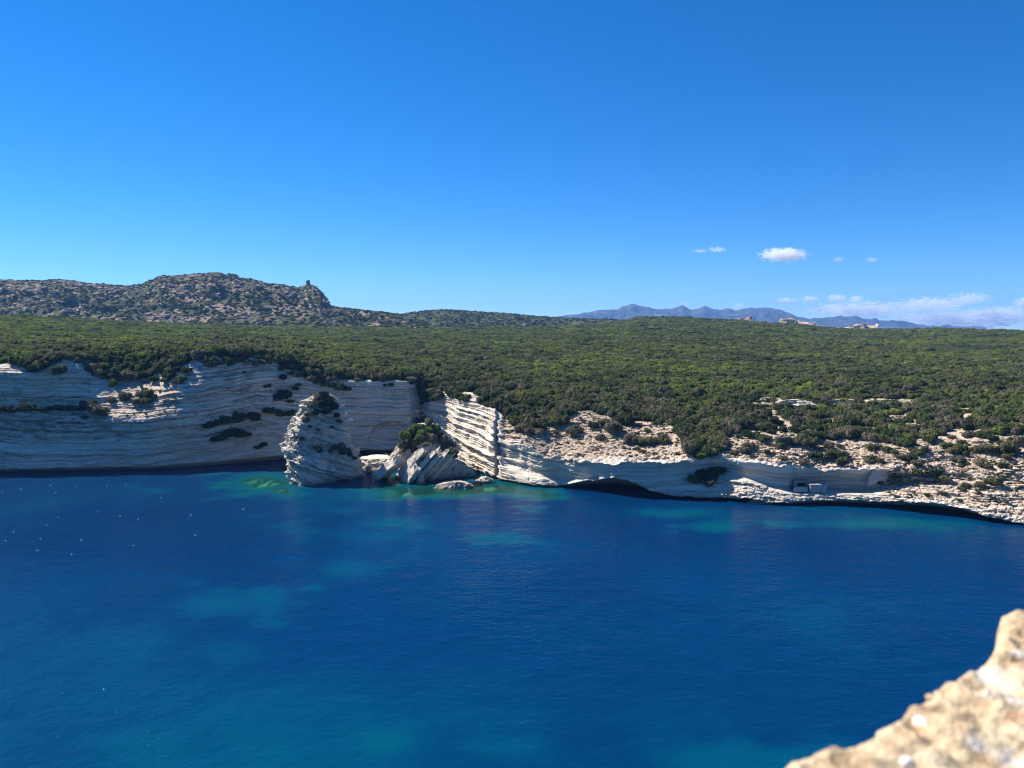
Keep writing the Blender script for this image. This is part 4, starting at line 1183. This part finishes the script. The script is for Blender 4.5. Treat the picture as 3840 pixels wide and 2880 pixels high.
# granite blocks and bushes strewn over the hills
def block_mesh(name, seed, mat):
    r = np.random.default_rng(seed)
    th = np.linspace(0, 2 * np.pi, 9)[:-1]; hh = np.linspace(0, 1, 5)
    prof = np.array([1.0, 1.05, 0.95, 0.7, 0.3])
    W = np.stack([prof[:, None] * np.cos(th)[None], prof[:, None] * np.sin(th)[None], np.broadcast_to(hh[:, None] * 0.9 - 0.15, (5, 8))], -1)
    W = W * (1 + 0.22 * r.normal(size=W.shape[:2]))[..., None]
    me = mesh_grid(name, W, wrap=True, cap=True)
    me.materials.append(mat)
    return me
blocks = bpy.data.collections.new('block_kinds')
for k in range(6):
    blocks.objects.link(bpy.data.objects.new('block_kind_%d' % k, block_mesh('block_%d' % k, 300 + k, M_GRANITE)))
SCATTER_B = scatter_group(blocks)
def on_grid(Vg, n, rows_max):
    i = rng.random(n) * (rows_max - 1); j = rng.random(n) * (Vg.shape[1] - 1)
    a, b = i.astype(int), j.astype(int); fa, fb = (i - a)[:, None], (j - b)[:, None]
    return (Vg[a, b] * (1 - fa) * (1 - fb) + Vg[a + 1, b] * fa * (1 - fb) + Vg[a, b + 1] * (1 - fa) * fb + Vg[a + 1, b + 1] * fa * fb), a
hp, ha = on_grid(VH, 10500, 70)
hn = fbm(hp * np.array([1, 1, 0.5]), 0.011, 3, 120) + 0.45 * np.exp(-((ha - 55) / 18.0) ** 2) - 0.1
hpx, hpy = proj(hp)
rk = (hn + 0.2 * rng.normal(size=len(hp)) > 0.40) & (hpx < 1270)
hs = (2.0 + 7.0 * rng.random(rk.sum()) ** 3.5) * np.where(ha[rk] > 60, 0.6, 1.0)
stuff_points('hill_boulders', hp[rk] - np.array([0, 0, 0.6]), np.stack([hs * 1.3, hs, hs * 0.9], 1), rng.integers(0, 6, rk.sum()), 'pinkish granite boulders strewn over the rocky hill', SCATTER_B, M_GRANITE)
bs = 3.0 + 3.0 * rng.random((~rk).sum())
hc = np.where(rng.random((~rk).sum()) < 0.35, 2, 4)
stuff_points('hill_scrub', hp[~rk] - np.array([0, 0, 1.0]), np.stack([bs, bs, bs * 0.7], 1), hc * NSHAPE + rng.integers(0, NSHAPE, (~rk).sum()), 'dark scrub between the granite boulders of the hill', SCATTER, M_LEAF[2])
mp_, ma = on_grid(VM, 8000, 70)
ms = 4.0 + 4.0 * rng.random(len(mp_))
mc = np.where(rng.random(len(mp_)) < 0.5, 2, 1)
stuff_points('low_hill_scrub', mp_ - np.array([0, 0, 1.4]), np.stack([ms, ms, ms * 0.6], 1), mc * NSHAPE + rng.integers(0, NSHAPE, len(mp_)), 'grey-green scrub on the low hills', SCATTER, M_LEAF[2])

# named rocks on the hills
def hill_rock(px0, px1, pyb, pyt, Y, seed, depth, name, label, cat='rock', peak=0.4, n=60, skew=0.0, mat=None, jag=0.0):
    m, hw = (px0 + px1) / 2, (px1 - px0) / 2
    def w(f, k): return (pyb + (pyt - pyb) * f, m + skew * f * hw - hw * k, m + skew * f * hw + hw * k)
    lv = [(pyb + 6, px0, px1), w(0.0, 1.0), w(0.4, 0.9), w(0.7, 0.75), w(1.0, peak)]
    me = outline_rock(name, lv, Y, depth * 0.4, depth / ((px1 - px0) * Y / F), 2, corner=0.3, n_ring=n, n_up=n // 2, seed=seed, amp=2.2, nvec=(0.3, 0.2, 1), fine=0.5, stain_shade=0, rough=2.5, mat=mat or M_GRANITE)
    if jag:
        k_ = len(me.vertices); co = np.empty(k_ * 3, np.float32); me.vertices.foreach_get('co', co); co = co.reshape(-1, 3)
        zb = co[:, 2].min(); nz_ = np.clip(0.62 + 0.75 * fbm(co * np.array([1, 0.3, 0]), 0.035, 3, seed), 0.25, 1.1) + 0.12 * blocks_of(co[:, 0], co[:, 2] * 0, 5.0, 9.0, seed)
        co[:, 2] = zb + (co[:, 2] - zb) * nz_
        co[:, 1] += 3.0 * fbm(co, 0.06, 3, seed + 2)
        me.vertices.foreach_set('co', co.ravel()); me.update()
    o = origin_to_base(link(name, me)); tag(o, label, cat); return o
hill_rock(1144, 1167, 1078, 1050, 2222, 41, 12, 'rock_pinnacle', 'lone rock pinnacle standing on the shoulder of the granite hill', peak=0.55)
hill_rock(845, 870, 1066, 1028, 2215, 42, 22, 'rock_tower', 'blocky granite tower on the summit ridge of the hill', peak=0.6)
hill_rock(870, 896, 1058, 1028, 2225, 43, 22, 'rock_tower', 'pointed granite tower beside the blocky one on the summit ridge', peak=0.4)
hill_rock(785, 835, 1060, 1022, 2235, 44, 40, 'rock_dome', 'broad granite dome forming the top of the hill', peak=0.5)
hill_rock(1165, 1228, 1150, 1080, 2190, 45, 40, 'rock_buttress', 'steep dark granite buttress at the end of the hill', peak=0.25, skew=-0.35)
hill_rock(1190, 1262, 1222, 1202, 1700, 46, 25, 'rock_outcrop', 'small pale rock outcrop at the foot of the granite hill', peak=0.35)
hill_rock(1950, 2000, 1236, 1211, 1830, 47, 22, 'rock_outcrop', 'rounded pale rock standing alone in the plateau scrub', peak=0.45)
M_ORANGE = plain_rock('orange_granite', (0.26, 0.18, 0.12), (0.45, 0.33, 0.24), (0.58, 0.46, 0.36), 0.12)
for (a, b, pyb, pyt, Y, sd, lab) in [(2738, 2830, 1212, 1182, 2350, 51, 'orange-grey granite outcrop breaking the green skyline, the highest of them'), (2900, 3075, 1228, 1196, 2450, 52, 'long orange-grey granite outcrop on the green skyline'), (3135, 3310, 1240, 1212, 2450, 53, 'long reddish granite outcrop at the low end of the green ridge')]:
    hill_rock(a, b, pyb, pyt, Y, sd, 60, 'skyline_outcrop', lab, peak=0.8, n=160, mat=M_ORANGE, jag=1.0)

# inland plain and far mountains
Xp = np.array([-12000, -4000, -1500, 0, 1500, 4000, 12000.0]); Yp = np.array([1900, 3000, 6000, 10000, 16800.0])
XX, YY = np.meshgrid(Xp, Yp)
tag(link('inland_plain', mesh_grid('inland_plain', np.stack([XX, YY, np.full_like(XX, 28.0)], -1)), M_HILL2), 'flat inland country behind the hills', kind='structure')
FAR = [(1980, 1215), (2075, 1190), (2166, 1179), (2250, 1164), (2316, 1161), (2333, 1150), (2352, 1146), (2374, 1140), (2395, 1146), (2416, 1150), (2466, 1161), (2516, 1159), (2540, 1151), (2559, 1146), (2575, 1154), (2591, 1164), (2616, 1159), (2641, 1148), (2658, 1154), (2674, 1160), (2707, 1163),
       (2736, 1157), (2753, 1165), (2815, 1156), (2860, 1155), (2898, 1156), (2940, 1167), (2970, 1180), (2998, 1192), (3040, 1198), (3082, 1194), (3120, 1190), (3156, 1184), (3165, 1191), (3185, 1189), (3202, 1186), (3248, 1199), (3268, 1199), (3273, 1194), (3289, 1194), (3294, 1203), (3330, 1206), (3360, 1205), (3400, 1215), (3456, 1225), (3510, 1236), (3700, 1240)]
fa_ = np.array(FAR, float)
fpx = np.arange(1980, 3701, 4.0)
fs = np.interp(fpx, fa_[:, 0], fa_[:, 1])
fs = fs + 2.6 * fbm(np.stack([fpx, 0 * fpx, 0 * fpx], -1), 0.045, 3, 17) - 1.0
rws = []
for k in np.linspace(0, 1, 50):
    rws.append(P(fpx, 1238 + (fs - 1238) * k ** 0.9, 13000 + 2500 * k))
b = rws[-1].copy(); b[:, 1] += 900; b[:, 2] = 30; rws.append(b)
VF = np.stack(rws, 0)
kk = np.concatenate([np.linspace(0, 1, 50), [0]])
wgt = (np.sin(np.pi * np.clip(kk, 0, 1)) * 0.9 + 0.04)[:, None]
VF[..., 2] += wgt * 70 * (ridged(VF * np.array([1, 1, 0.4]), 0.0011, 5, 230) - 0.4)
M_FAR = plain_rock('far_mountain_rock', (0.03, 0.035, 0.028), (0.06, 0.06, 0.05), (0.17, 0.145, 0.125), 0.004, 1.0, 60)
tag(link('mountains', mesh_grid('mountains', VF), M_FAR), 'distant blue mountain range with jagged peaks', kind='structure')

# ------------------------------------------------------------------ the old gun post in the cliff
def box_mesh(name, sx, sy, sz, mat, bev=0.06, taper=0.0, seed=1, div=5):
    """box on its base centre, edges worn"""
    import bmesh
    bm = bmesh.new()
    bmesh.ops.create_cube(bm, size=1)
    bmesh.ops.subdivide_edges(bm, edges=bm.edges[:], cuts=div, use_grid_fill=True)
    for v in bm.verts:
        v.co.x *= sx; v.co.y *= sy; v.co.z = (v.co.z + 0.5) * sz
        v.co.x *= 1 - taper * v.co.z / sz
    pp = np.array([v.co[:] for v in bm.verts]) + seed * 7.7
    nn = np.stack([fbm(pp, 0.7, 3, seed + k * 5) for k in range(3)], 1) * bev
    for v, d_ in zip(bm.verts, nn): v.co += Vector(d_.tolist())
    me = bpy.data.meshes.new(name); bm.to_mesh(me); bm.free(); me.materials.append(mat)
    return me
def prism_mesh(name, poly, y0, y1, mat):
    n = len(poly)
    vs = [(x_, y0, z_) for x_, z_ in poly] + [(x_, y1, z_) for x_, z_ in poly]
    fs_ = [tuple(range(n))[::-1] if False else tuple(range(n)), tuple(range(2 * n - 1, n - 1, -1))] + [(i, i + n, (i + 1) % n + n, (i + 1) % n) for i in range(n)]
    me = bpy.data.meshes.new(name); me.from_pydata(vs, [], fs_); me.materials.append(mat); me.update()
    return me
YB = float(water_Y(1895)) + 5.0
def base_at(px, py, Y):
    return P(px, py, Y)
mpp = YB / F
# bunker block
bo = bpy.data.objects.new('concrete_bunker', None); COL.objects.link(bo)
c0 = base_at(3064, 1843, YB)
bo.location = c0.tolist(); bo.rotation_euler = (0, 0, R(-4))
tag(bo, 'low grey concrete bunker under the overhang of the sea cliff', 'bunker')
link('wall', box_mesh('bunker_wall', 62 * mpp, 4.0, 26 * mpp, M_CONCRETE, 0.05, seed=2), parent=bo)
rf = link('roof_slab', box_mesh('bunker_roof', 65 * mpp, 4.4, 4 * mpp, M_CONCRETE, 0.05, seed=3), parent=bo); rf.location = (0, 0, 26 * mpp + 0.01)
# gallery mouth: stone frame round a black panel painted as the unlit opening
go_ = bpy.data.objects.new('gallery_doorway', None); COL.objects.link(go_)
c1 = base_at(3003, 1839, YB + 4.5)
go_.location = c1.tolist()
tag(go_, 'stone-framed doorway of a dark gallery cut into the cliff beside the bunker', 'doorway')
for sx__ in (-1, 1):
    j = link('jamb', box_mesh('jamb', 1.0, 1.6, 3.3, M_CONCRETE, 0.06, seed=5 + sx__), parent=go_); j.location = (sx__ * 2.3, 0, 0)
j = link('lintel', box_mesh('lintel', 5.8, 1.7, 0.9, M_CONCRETE, 0.08, seed=9), parent=go_); j.location = (0, 0, 3.31)
j = link('opening', box_mesh('opening', 3.58, 0.4, 3.28, M_VOID, 0.0, seed=8), parent=go_); j.location = (0, 0.9, 0.0)
sb = link('stone_block', outline_rock('stone_block', [(1846, 2975, 3030), (1840, 2974, 3031), (1832, 2976, 3030), (1827, 2980, 3022)], YB - 1.2, 0.6, 0.35, 0.3, corner=0.12, n_ring=50, n_up=24, seed=61, amp=0.12, nvec=(0, 0, 1), fine=0.1, stain_shade=0, rough=0.12, scree=0.6))
origin_to_base(sb); tag(sb, 'long pale stone block lying before the gallery doorway', 'stone block')
# triangular wall
YT = YB - 0.5
m3 = YT / F
tw = bpy.data.objects.new('buttress_wall', None); COL.objects.link(tw)
c2 = base_at(3252, 1822, YT); tw.location = c2.tolist()
tag(tw, 'triangular concrete wall with a sloping pale coping at the end of the overhang', 'wall')
poly = [(0, 0), (22 * m3, 6 * m3), (40 * m3, 20 * m3), (84 * m3, 24 * m3), (30 * m3, 71 * m3), (18 * m3, 66 * m3), (4 * m3, 26 * m3)]
link('wall', prism_mesh('buttress', poly, -0.6, 1.2, M_CONCRETE), parent=tw)
cop = [(29 * m3, 73.5 * m3), (86 * m3, 24 * m3), (88 * m3, 26 * m3), (31 * m3, 76 * m3)]
link('coping', prism_mesh('coping', cop, -0.8, 1.4, M_CONCRETE), parent=tw)

# ------------------------------------------------------------------ sea birds on the water
M_WHITE = plain_rock('white_feather', (0.72, 0.72, 0.70), (0.78, 0.78, 0.77), (0.82, 0.82, 0.81), 5.0)
def bird_mesh():
    ts = np.linspace(-1, 1, 13)
    rad = np.array([0.02, 0.05, 0.085, 0.11, 0.125, 0.13, 0.125, 0.11, 0.085, 0.075, 0.07, 0.05, 0.01])
    zc = np.array([0.12, 0.11, 0.09, 0.08, 0.07, 0.07, 0.08, 0.10, 0.16, 0.22, 0.26, 0.26, 0.25])
    xc = np.array([-0.36, -0.3, -0.22, -0.14, -0.06, 0.02, 0.10, 0.17, 0.21, 0.23, 0.25, 0.29, 0.36])
    th = np.linspace(0, 2 * np.pi, 10, endpoint=False)
    W = np.stack([np.broadcast_to(xc[:, None], (13, 10)), rad[:, None] * np.cos(th)[None], zc[:, None] + rad[:, None] * 0.8 * np.sin(th)[None]], -1) * 1.15
    me = mesh_grid('seabird', W, wrap=True, cap=True, smooth_shade=True); me.materials.append(M_WHITE)
    return me
BM = bird_mesh()
for (px, py) in [(77, 1835), (208, 1848), (8, 1845), (219, 1940), (175, 1971), (366, 1919), (517, 1948), (715, 1932), (913, 1911), (21, 2029), (152, 2022), (305, 2026), (500, 2048), (732, 2008), (51, 1995), (140, 2065), (268, 2080), (400, 1825), (450, 1937), (603, 1868), (285, 1825), (470, 1817), (190, 1820)]:
    p = P(px, py, float(water_Y(py)))
    o = bpy.data.objects.new('seabird', BM); COL.objects.link(o)
    o.location = (p[0], p[1], -0.02); o.rotation_euler = (0, 0, random.random() * 6.28); o.scale = [random.uniform(0.8, 1.15)] * 3
    tag(o, 'small white seabird resting on the dark blue water', 'seabird', 'white seabirds on the water')

# ------------------------------------------------------------------ the parapet beside the camera and what it stands on
EDGE = [(2780, 2945), (2936, 2880), (3082, 2825), (3223, 2783), (3303, 2736), (3350, 2717), (3378, 2661), (3453, 2632), (3463, 2595), (3491, 2581), (3533, 2571), (3571, 2524), (3646, 2496), (3703, 2473), (3714, 2424), (3748, 2384), (3758, 2330), (3790, 2305), (3830, 2290), (3870, 2280)]
TOPZ = CAM_H - 0.55
ed = []
for (a, b) in EDGE:
    d_ = P(a, b, 1.0) - np.array([0, 0, CAM_H]); k = (TOPZ - CAM_H) / d_[2]; ed.append((np.array([0, 0, CAM_H]) + d_ * k)[:2])
ed = np.array(ed)
dirw = (ed[-1] - ed[0]) / np.linalg.norm(ed[-1] - ed[0])
inn = np.array([dirw[1], -dirw[0]])
pre = np.array([ed[0] - dirw * k for k in (1.6, 1.0, 0.5, 0.2)]); post = np.array([ed[-1] + dirw * k for k in (0.2, 0.6, 1.2, 2.2)])
path = np.concatenate([pre, ed, post])
dl = np.concatenate([[0], np.cumsum(np.linalg.norm(np.diff(path, axis=0), axis=1))])
uu = np.arange(0, dl[-1], 0.008)
pathf = np.stack([np.interp(uu, dl, path[:, k]) for k in (0, 1)], 1)
line = ed[0] + ((pathf - ed[0]) @ dirw)[:, None] * dirw      # straight inner reference
prof = [(-0.10, -1.3), (-0.05, -0.6), (-0.03, -0.3), (-0.02, -0.15), (-0.012, -0.07), (-0.004, -0.03), (0.0, -0.008), (0.012, 0.004)] + [(0.012 + 0.008 * k, 0.006) for k in range(1, 70)] + [(0.60, -0.02), (0.62, -0.3), (0.64, -1.2)]
Vp = np.zeros((len(uu), len(prof), 3))
for j, (ofs, dz_) in enumerate(prof):
    k = min(1.0, max(0.0, ofs / 0.5))
    Vp[:, j, :2] = pathf * (1 - k) + (line + inn * 0.0) * k + inn * ofs
    Vp[:, j, 2] = TOPZ + dz_
nb = fbm(Vp, 9.0, 4, 70, 0.6)
nb2 = ridged(Vp, 22.0, 3, 75)
lump = np.clip(pn(Vp, 14.0, 3.3), 0, 1)
Vp[..., 2] += -0.010 + 0.012 * nb + 0.006 * nb2 + 0.014 * lump + 0.007 * fbm(Vp, 45.0, 2, 88)
Vp[..., :2] += (0.010 * fbm(Vp, 12.0, 3, 80))[..., None] * inn
def parapet_mat():
    m, n, l, out = new_mat('lime_rubble_wall')
    geo = node(n, 'ShaderNodeNewGeometry')
    n1 = node(n, 'ShaderNodeTexNoise', Scale=16.0, Detail=6.0, Roughness=0.65)
    n2 = node(n, 'ShaderNodeTexNoise', Scale=7.0, Detail=5.0, Roughness=0.6)
    n3 = node(n, 'ShaderNodeTexNoise', Scale=30.0, Detail=3.0)
    for q_ in (n1, n2, n3): l.new(geo.outputs['Position'], q_.inputs['Vector'])
    base = ramp(n, l, n1.outputs['Fac'], [(0.32, (0.24, 0.165, 0.10)), (0.44, (0.46, 0.345, 0.215)), (0.56, (0.58, 0.465, 0.305)), (0.70, (0.66, 0.56, 0.40))])
    base = mixc(n, l, ramp(n, l, n3.outputs['Fac'], [(0.62, (0, 0, 0)), (0.70, (0.7, 0.7, 0.7))]), base, (0.46, 0.22, 0.11))
    wf = ramp(n, l, n2.outputs['Fac'], [(0.54, (0, 0, 0)), (0.62, (1, 1, 1))])
    base = mixc(n, l, math_n(n, l, 'MULTIPLY', wf, 0.85), base, (0.60, 0.585, 0.56))
    b = node(n, 'ShaderNodeBsdfPrincipled', Roughness=0.95)
    b.inputs['Specular IOR Level'].default_value = 0.1
    l.new(base, b.inputs['Base Color'])
    bump = node(n, 'ShaderNodeBump', Strength=1.0, Distance=0.03)
    l.new(n1.outputs['Fac'], bump.inputs['Height']); l.new(bump.outputs[0], b.inputs['Normal'])
    l.new(b.outputs[0], out.inputs[0])
    return m
M_PARAPET = parapet_mat()
pw_me = mesh_grid('parapet_wall', Vp, smooth_shade=True)
pw_me.materials.append(M_PARAPET)
pw_ = link('parapet_wall', pw_me)
tag(pw_, 'rough sunlit lime-mortar and rubble parapet right beside the viewer', 'parapet')
M_PEB = plain_rock('white_pebble', (0.62, 0.61, 0.60), (0.74, 0.73, 0.72), (0.80, 0.80, 0.79), 20, 0.7, 0.004)
M_PEB2 = plain_rock('brown_pebble', (0.24, 0.16, 0.10), (0.40, 0.28, 0.18), (0.50, 0.38, 0.26), 25, 0.9, 0.004)
par_bvh = bvh_of(pw_me)
def pebble(px, py, rpx, mat, seed, squash=0.65):
    d_ = Vector((P(px, py, 1.0) - np.array([0, 0, CAM_H])).tolist()).normalized()
    r_ = par_bvh.ray_cast(CAMV, d_, 10)
    if r_[0] is None: return
    p = r_[0]; s = rpx / F * (p - CAMV).length
    th = np.linspace(0, 2 * np.pi, 14, endpoint=False); ph = np.linspace(-1.4, 1.4, 9)
    W = np.stack([np.cos(ph)[:, None] * np.cos(th)[None] * 1.25, np.cos(ph)[:, None] * np.sin(th)[None], np.broadcast_to(np.sin(ph)[:, None] * squash, (9, 14))], -1) * s
    W = W * (1 + 0.15 * fbm(W / s, 1.2, 2, seed))[..., None]
    me = mesh_grid('pebble', W, wrap=True, cap=True, smooth_shade=True); me.materials.append(mat)
    o = link('pebble', me, parent=pw_); o.location = p - Vector((0, 0, 0.35 * s)); o.rotation_euler = (0.2, 0.1, seed)
for a in [(3690, 2487, 32, M_PEB, 1), (3500, 2612, 20, M_PEB2, 2), (3725, 2442, 18, M_PEB2, 3), (3455, 2700, 22, M_PEB, 5), (3335, 2785, 16, M_PEB2, 6), (3640, 2700, 16, M_PEB2, 11), (3400, 2850, 22, M_PEB, 13)]:
    pebble(*a)
# terrace floor behind the parapet, and the headland that carries both
tf = [line[0] + inn * 0.58, line[-1] + inn * 0.58, line[-1] + inn * 6, line[0] + inn * 6]
tz = TOPZ - 1.15
me = bpy.data.meshes.new('terrace')
me.from_pydata([(a[0], a[1], tz) for a in tf] + [(a[0], a[1], tz - 0.6) for a in tf], [], [(0, 1, 2, 3), (7, 6, 5, 4), (0, 4, 5, 1), (1, 5, 6, 2), (2, 6, 7, 3), (3, 7, 4, 0)])
tag(link('terrace', me, M_PARAPET), 'stone terrace behind the parapet', kind='structure')
ang = np.linspace(0, 2 * np.pi, 72, endpoint=False)
hz = np.linspace(-8, tz - 0.62, 50)
cen_h = (line[0] + line[-1]) / 2 + inn * 30
Hh = np.stack([cen_h[0] + (38 - 8.0 * ((hz + 8) / 76))[:, None] * np.cos(ang)[None], cen_h[1] + (38 - 8.0 * ((hz + 8) / 76))[:, None] * np.sin(ang)[None], np.broadcast_to(hz[:, None], (50, 72))], -1)
s_h = Hh[..., 2] + fbm(Hh, 0.05, 2, 5)
dd = (1.2 * (L(LT_BIG, s_h) - 0.5) + 0.8 * fbm(Hh, 0.2, 3, 6)) * np.linspace(1, 0.0, 50)[:, None]
dirh = np.stack([np.cos(ang), np.sin(ang), 0 * ang], -1)[None]
Hh = Hh + dirh * dd[..., None]
one = np.ones(Hh.shape[:2])
tag(link('headland', mesh_grid('headland', Hh, wrap=True, cap=True, attrs={'strata': s_h, 'stain_shade': one * 0.2, 'scree': one * 0, 'veg': one * 0}), M_LIME), 'limestone headland under the terrace', kind='structure')

# ------------------------------------------------------------------ haze in the air
hz_me = bpy.data.meshes.new('haze')
x0, x1, y0, y1, z0, z1 = -12500, 12500, -1600, 17200, -16, 680
hz_me.from_pydata([(x0, y0, z0), (x1, y0, z0), (x1, y1, z0), (x0, y1, z0), (x0, y0, z1), (x1, y0, z1), (x1, y1, z1), (x0, y1, z1)], [], [(3, 2, 1, 0), (4, 5, 6, 7), (0, 1, 5, 4), (1, 2, 6, 5), (2, 3, 7, 6), (3, 0, 4, 7)])
m, n, l, out = new_mat('thin_haze')
pv = node(n, 'ShaderNodeVolumePrincipled', Density=3.9e-5, Anisotropy=0.1)
pv.inputs['Color'].default_value = (0.17, 0.44, 1.0, 1)
l.new(pv.outputs[0], out.inputs['Volume'])
tag(link('haze', hz_me, m), 'thin blue haze in the air', kind='stuff')

# ------------------------------------------------------------------ clouds
def cloud_mat(name, dens, thr, scale, rag=1.5):
    m, n, l, out = new_mat(name)
    tc = node(n, 'ShaderNodeTexCoord')
    ln = node(n, 'ShaderNodeVectorMath', operation='LENGTH')
    l.new(tc.outputs['Object'], ln.inputs[0])
    oi = node(n, 'ShaderNodeObjectInfo')
    ad = node(n, 'ShaderNodeVectorMath', operation='ADD')
    mu = node(n, 'ShaderNodeVectorMath', operation='MULTIPLY'); mu.inputs[1].default_value = scale
    l.new(tc.outputs['Object'], mu.inputs[0])
    l.new(mu.outputs[0], ad.inputs[0]); l.new(oi.outputs['Location'], ad.inputs[1])
    no = node(n, 'ShaderNodeTexNoise', Scale=1.0, Detail=5.0, Roughness=0.6)
    l.new(ad.outputs[0], no.inputs['Vector'])
    f = math_n(n, l, 'SUBTRACT', math_n(n, l, 'ADD', math_n(n, l, 'MULTIPLY', no.outputs['Fac'], rag), thr), ln.outputs['Value'])
    f = math_n(n, l, 'MULTIPLY', f, 5.0)
    cl = node(n, 'ShaderNodeClamp'); l.new(f, cl.inputs[0])
    pv = node(n, 'ShaderNodeVolumePrincipled', Anisotropy=0.2)
    pv.inputs['Color'].default_value = (0.99, 0.99, 1, 1)
    l.new(math_n(n, l, 'MULTIPLY', cl.outputs[0], dens), pv.inputs['Density'])
    l.new(pv.outputs[0], out.inputs['Volume'])
    return m
M_CLOUD = cloud_mat('cloud', 0.0055, -0.32, (6.0, 3.2, 2.6), 2.2)
M_WISP = cloud_mat('thin_cloud', 0.0042, -1.05, (4.5, 2.5, 2.6), 3.3)
M_BANK = cloud_mat('cloud_bank', 0.0019, -1.25, (7.0, 2.0, 5.0), 3.9)
sph_v, sph_f = [], []
import bmesh
bm = bmesh.new(); bmesh.ops.create_icosphere(bm, subdivisions=3, radius=1.0); CL_ME = bpy.data.meshes.new('cloud'); bm.to_mesh(CL_ME); bm.free()
def cloud(px0, px1, py0, py1, Y, mat, label, group=None, thick=0.8):
    c = P((px0 + px1) / 2, (py0 + py1) / 2, Y)
    me = CL_ME.copy(); me.materials.clear(); me.materials.append(mat)
    o = link('cloud', me); o.location = c.tolist()
    w = (px1 - px0) / 2 / F * Y; h_ = (py1 - py0) / 2 / F * Y
    o.scale = (w, max(h_, w * thick * 0.6), h_)
    tag(o, label, 'cloud', group)
    return o
cloud(2832, 3042, 925, 988, 26000, M_CLOUD, 'single dense white cumulus cloud in the clear sky')
cloud(2592, 2660, 932, 950, 27000, M_WISP, 'thin dim wisp of cloud beside a longer wisp')
cloud(2645, 2735, 922, 950, 27000, M_WISP, 'long thin wisp of white cloud in the clear sky')
cloud(3118, 3168, 960, 988, 27000, M_WISP, 'tiny tilted white puff next to the dense cumulus')
cloud(3238, 3300, 962, 986, 27000, M_WISP, 'faint tiny puff of cloud, palest in the clear sky')
cloud(2545, 2592, 1128, 1150, 40000, M_WISP, 'small puff above the twin mountain peaks')
cloud(2738, 2808, 1134, 1160, 40000, M_WISP, 'small flat puff over the saddle of the mountains')
for (a, b, c, d, lab) in [(2890, 3010, 1112, 1142, 'broken flat cloud at the thin end of the low cloud bank'), (2990, 3085, 1104, 1140, 'round puff on top of the low cloud bank by the flat end'), (3090, 3185, 1098, 1136, 'tallest lumpy puff on the low cloud bank'), (3175, 3245, 1104, 1140, 'compact puff between lumpy puff and long veil of the bank'),
                       (3010, 3420, 1125, 1200, 'broad streaky cloud veil over the low end of the mountains'), (3330, 3640, 1110, 1180, 'long pale cloud veil in the low bank'), (3540, 3740, 1095, 1150, 'bright crested cloud on the far end of the bank'), (3300, 3860, 1160, 1240, 'hazy flat cloud sheet lying on the green horizon'), (3600, 3900, 1140, 1215, 'grey-white cloud sheet under the bright crested cloud'), (3790, 3900, 1108, 1160, 'white puff of cloud beside the bright crested cloud'), (2900, 2965, 1165, 1195, 'tiny white puff low over the mountain slope')]:
    cloud(a, b, c, d, 60000, M_BANK if (b - a) > 150 else M_WISP, lab, thick=0.5)
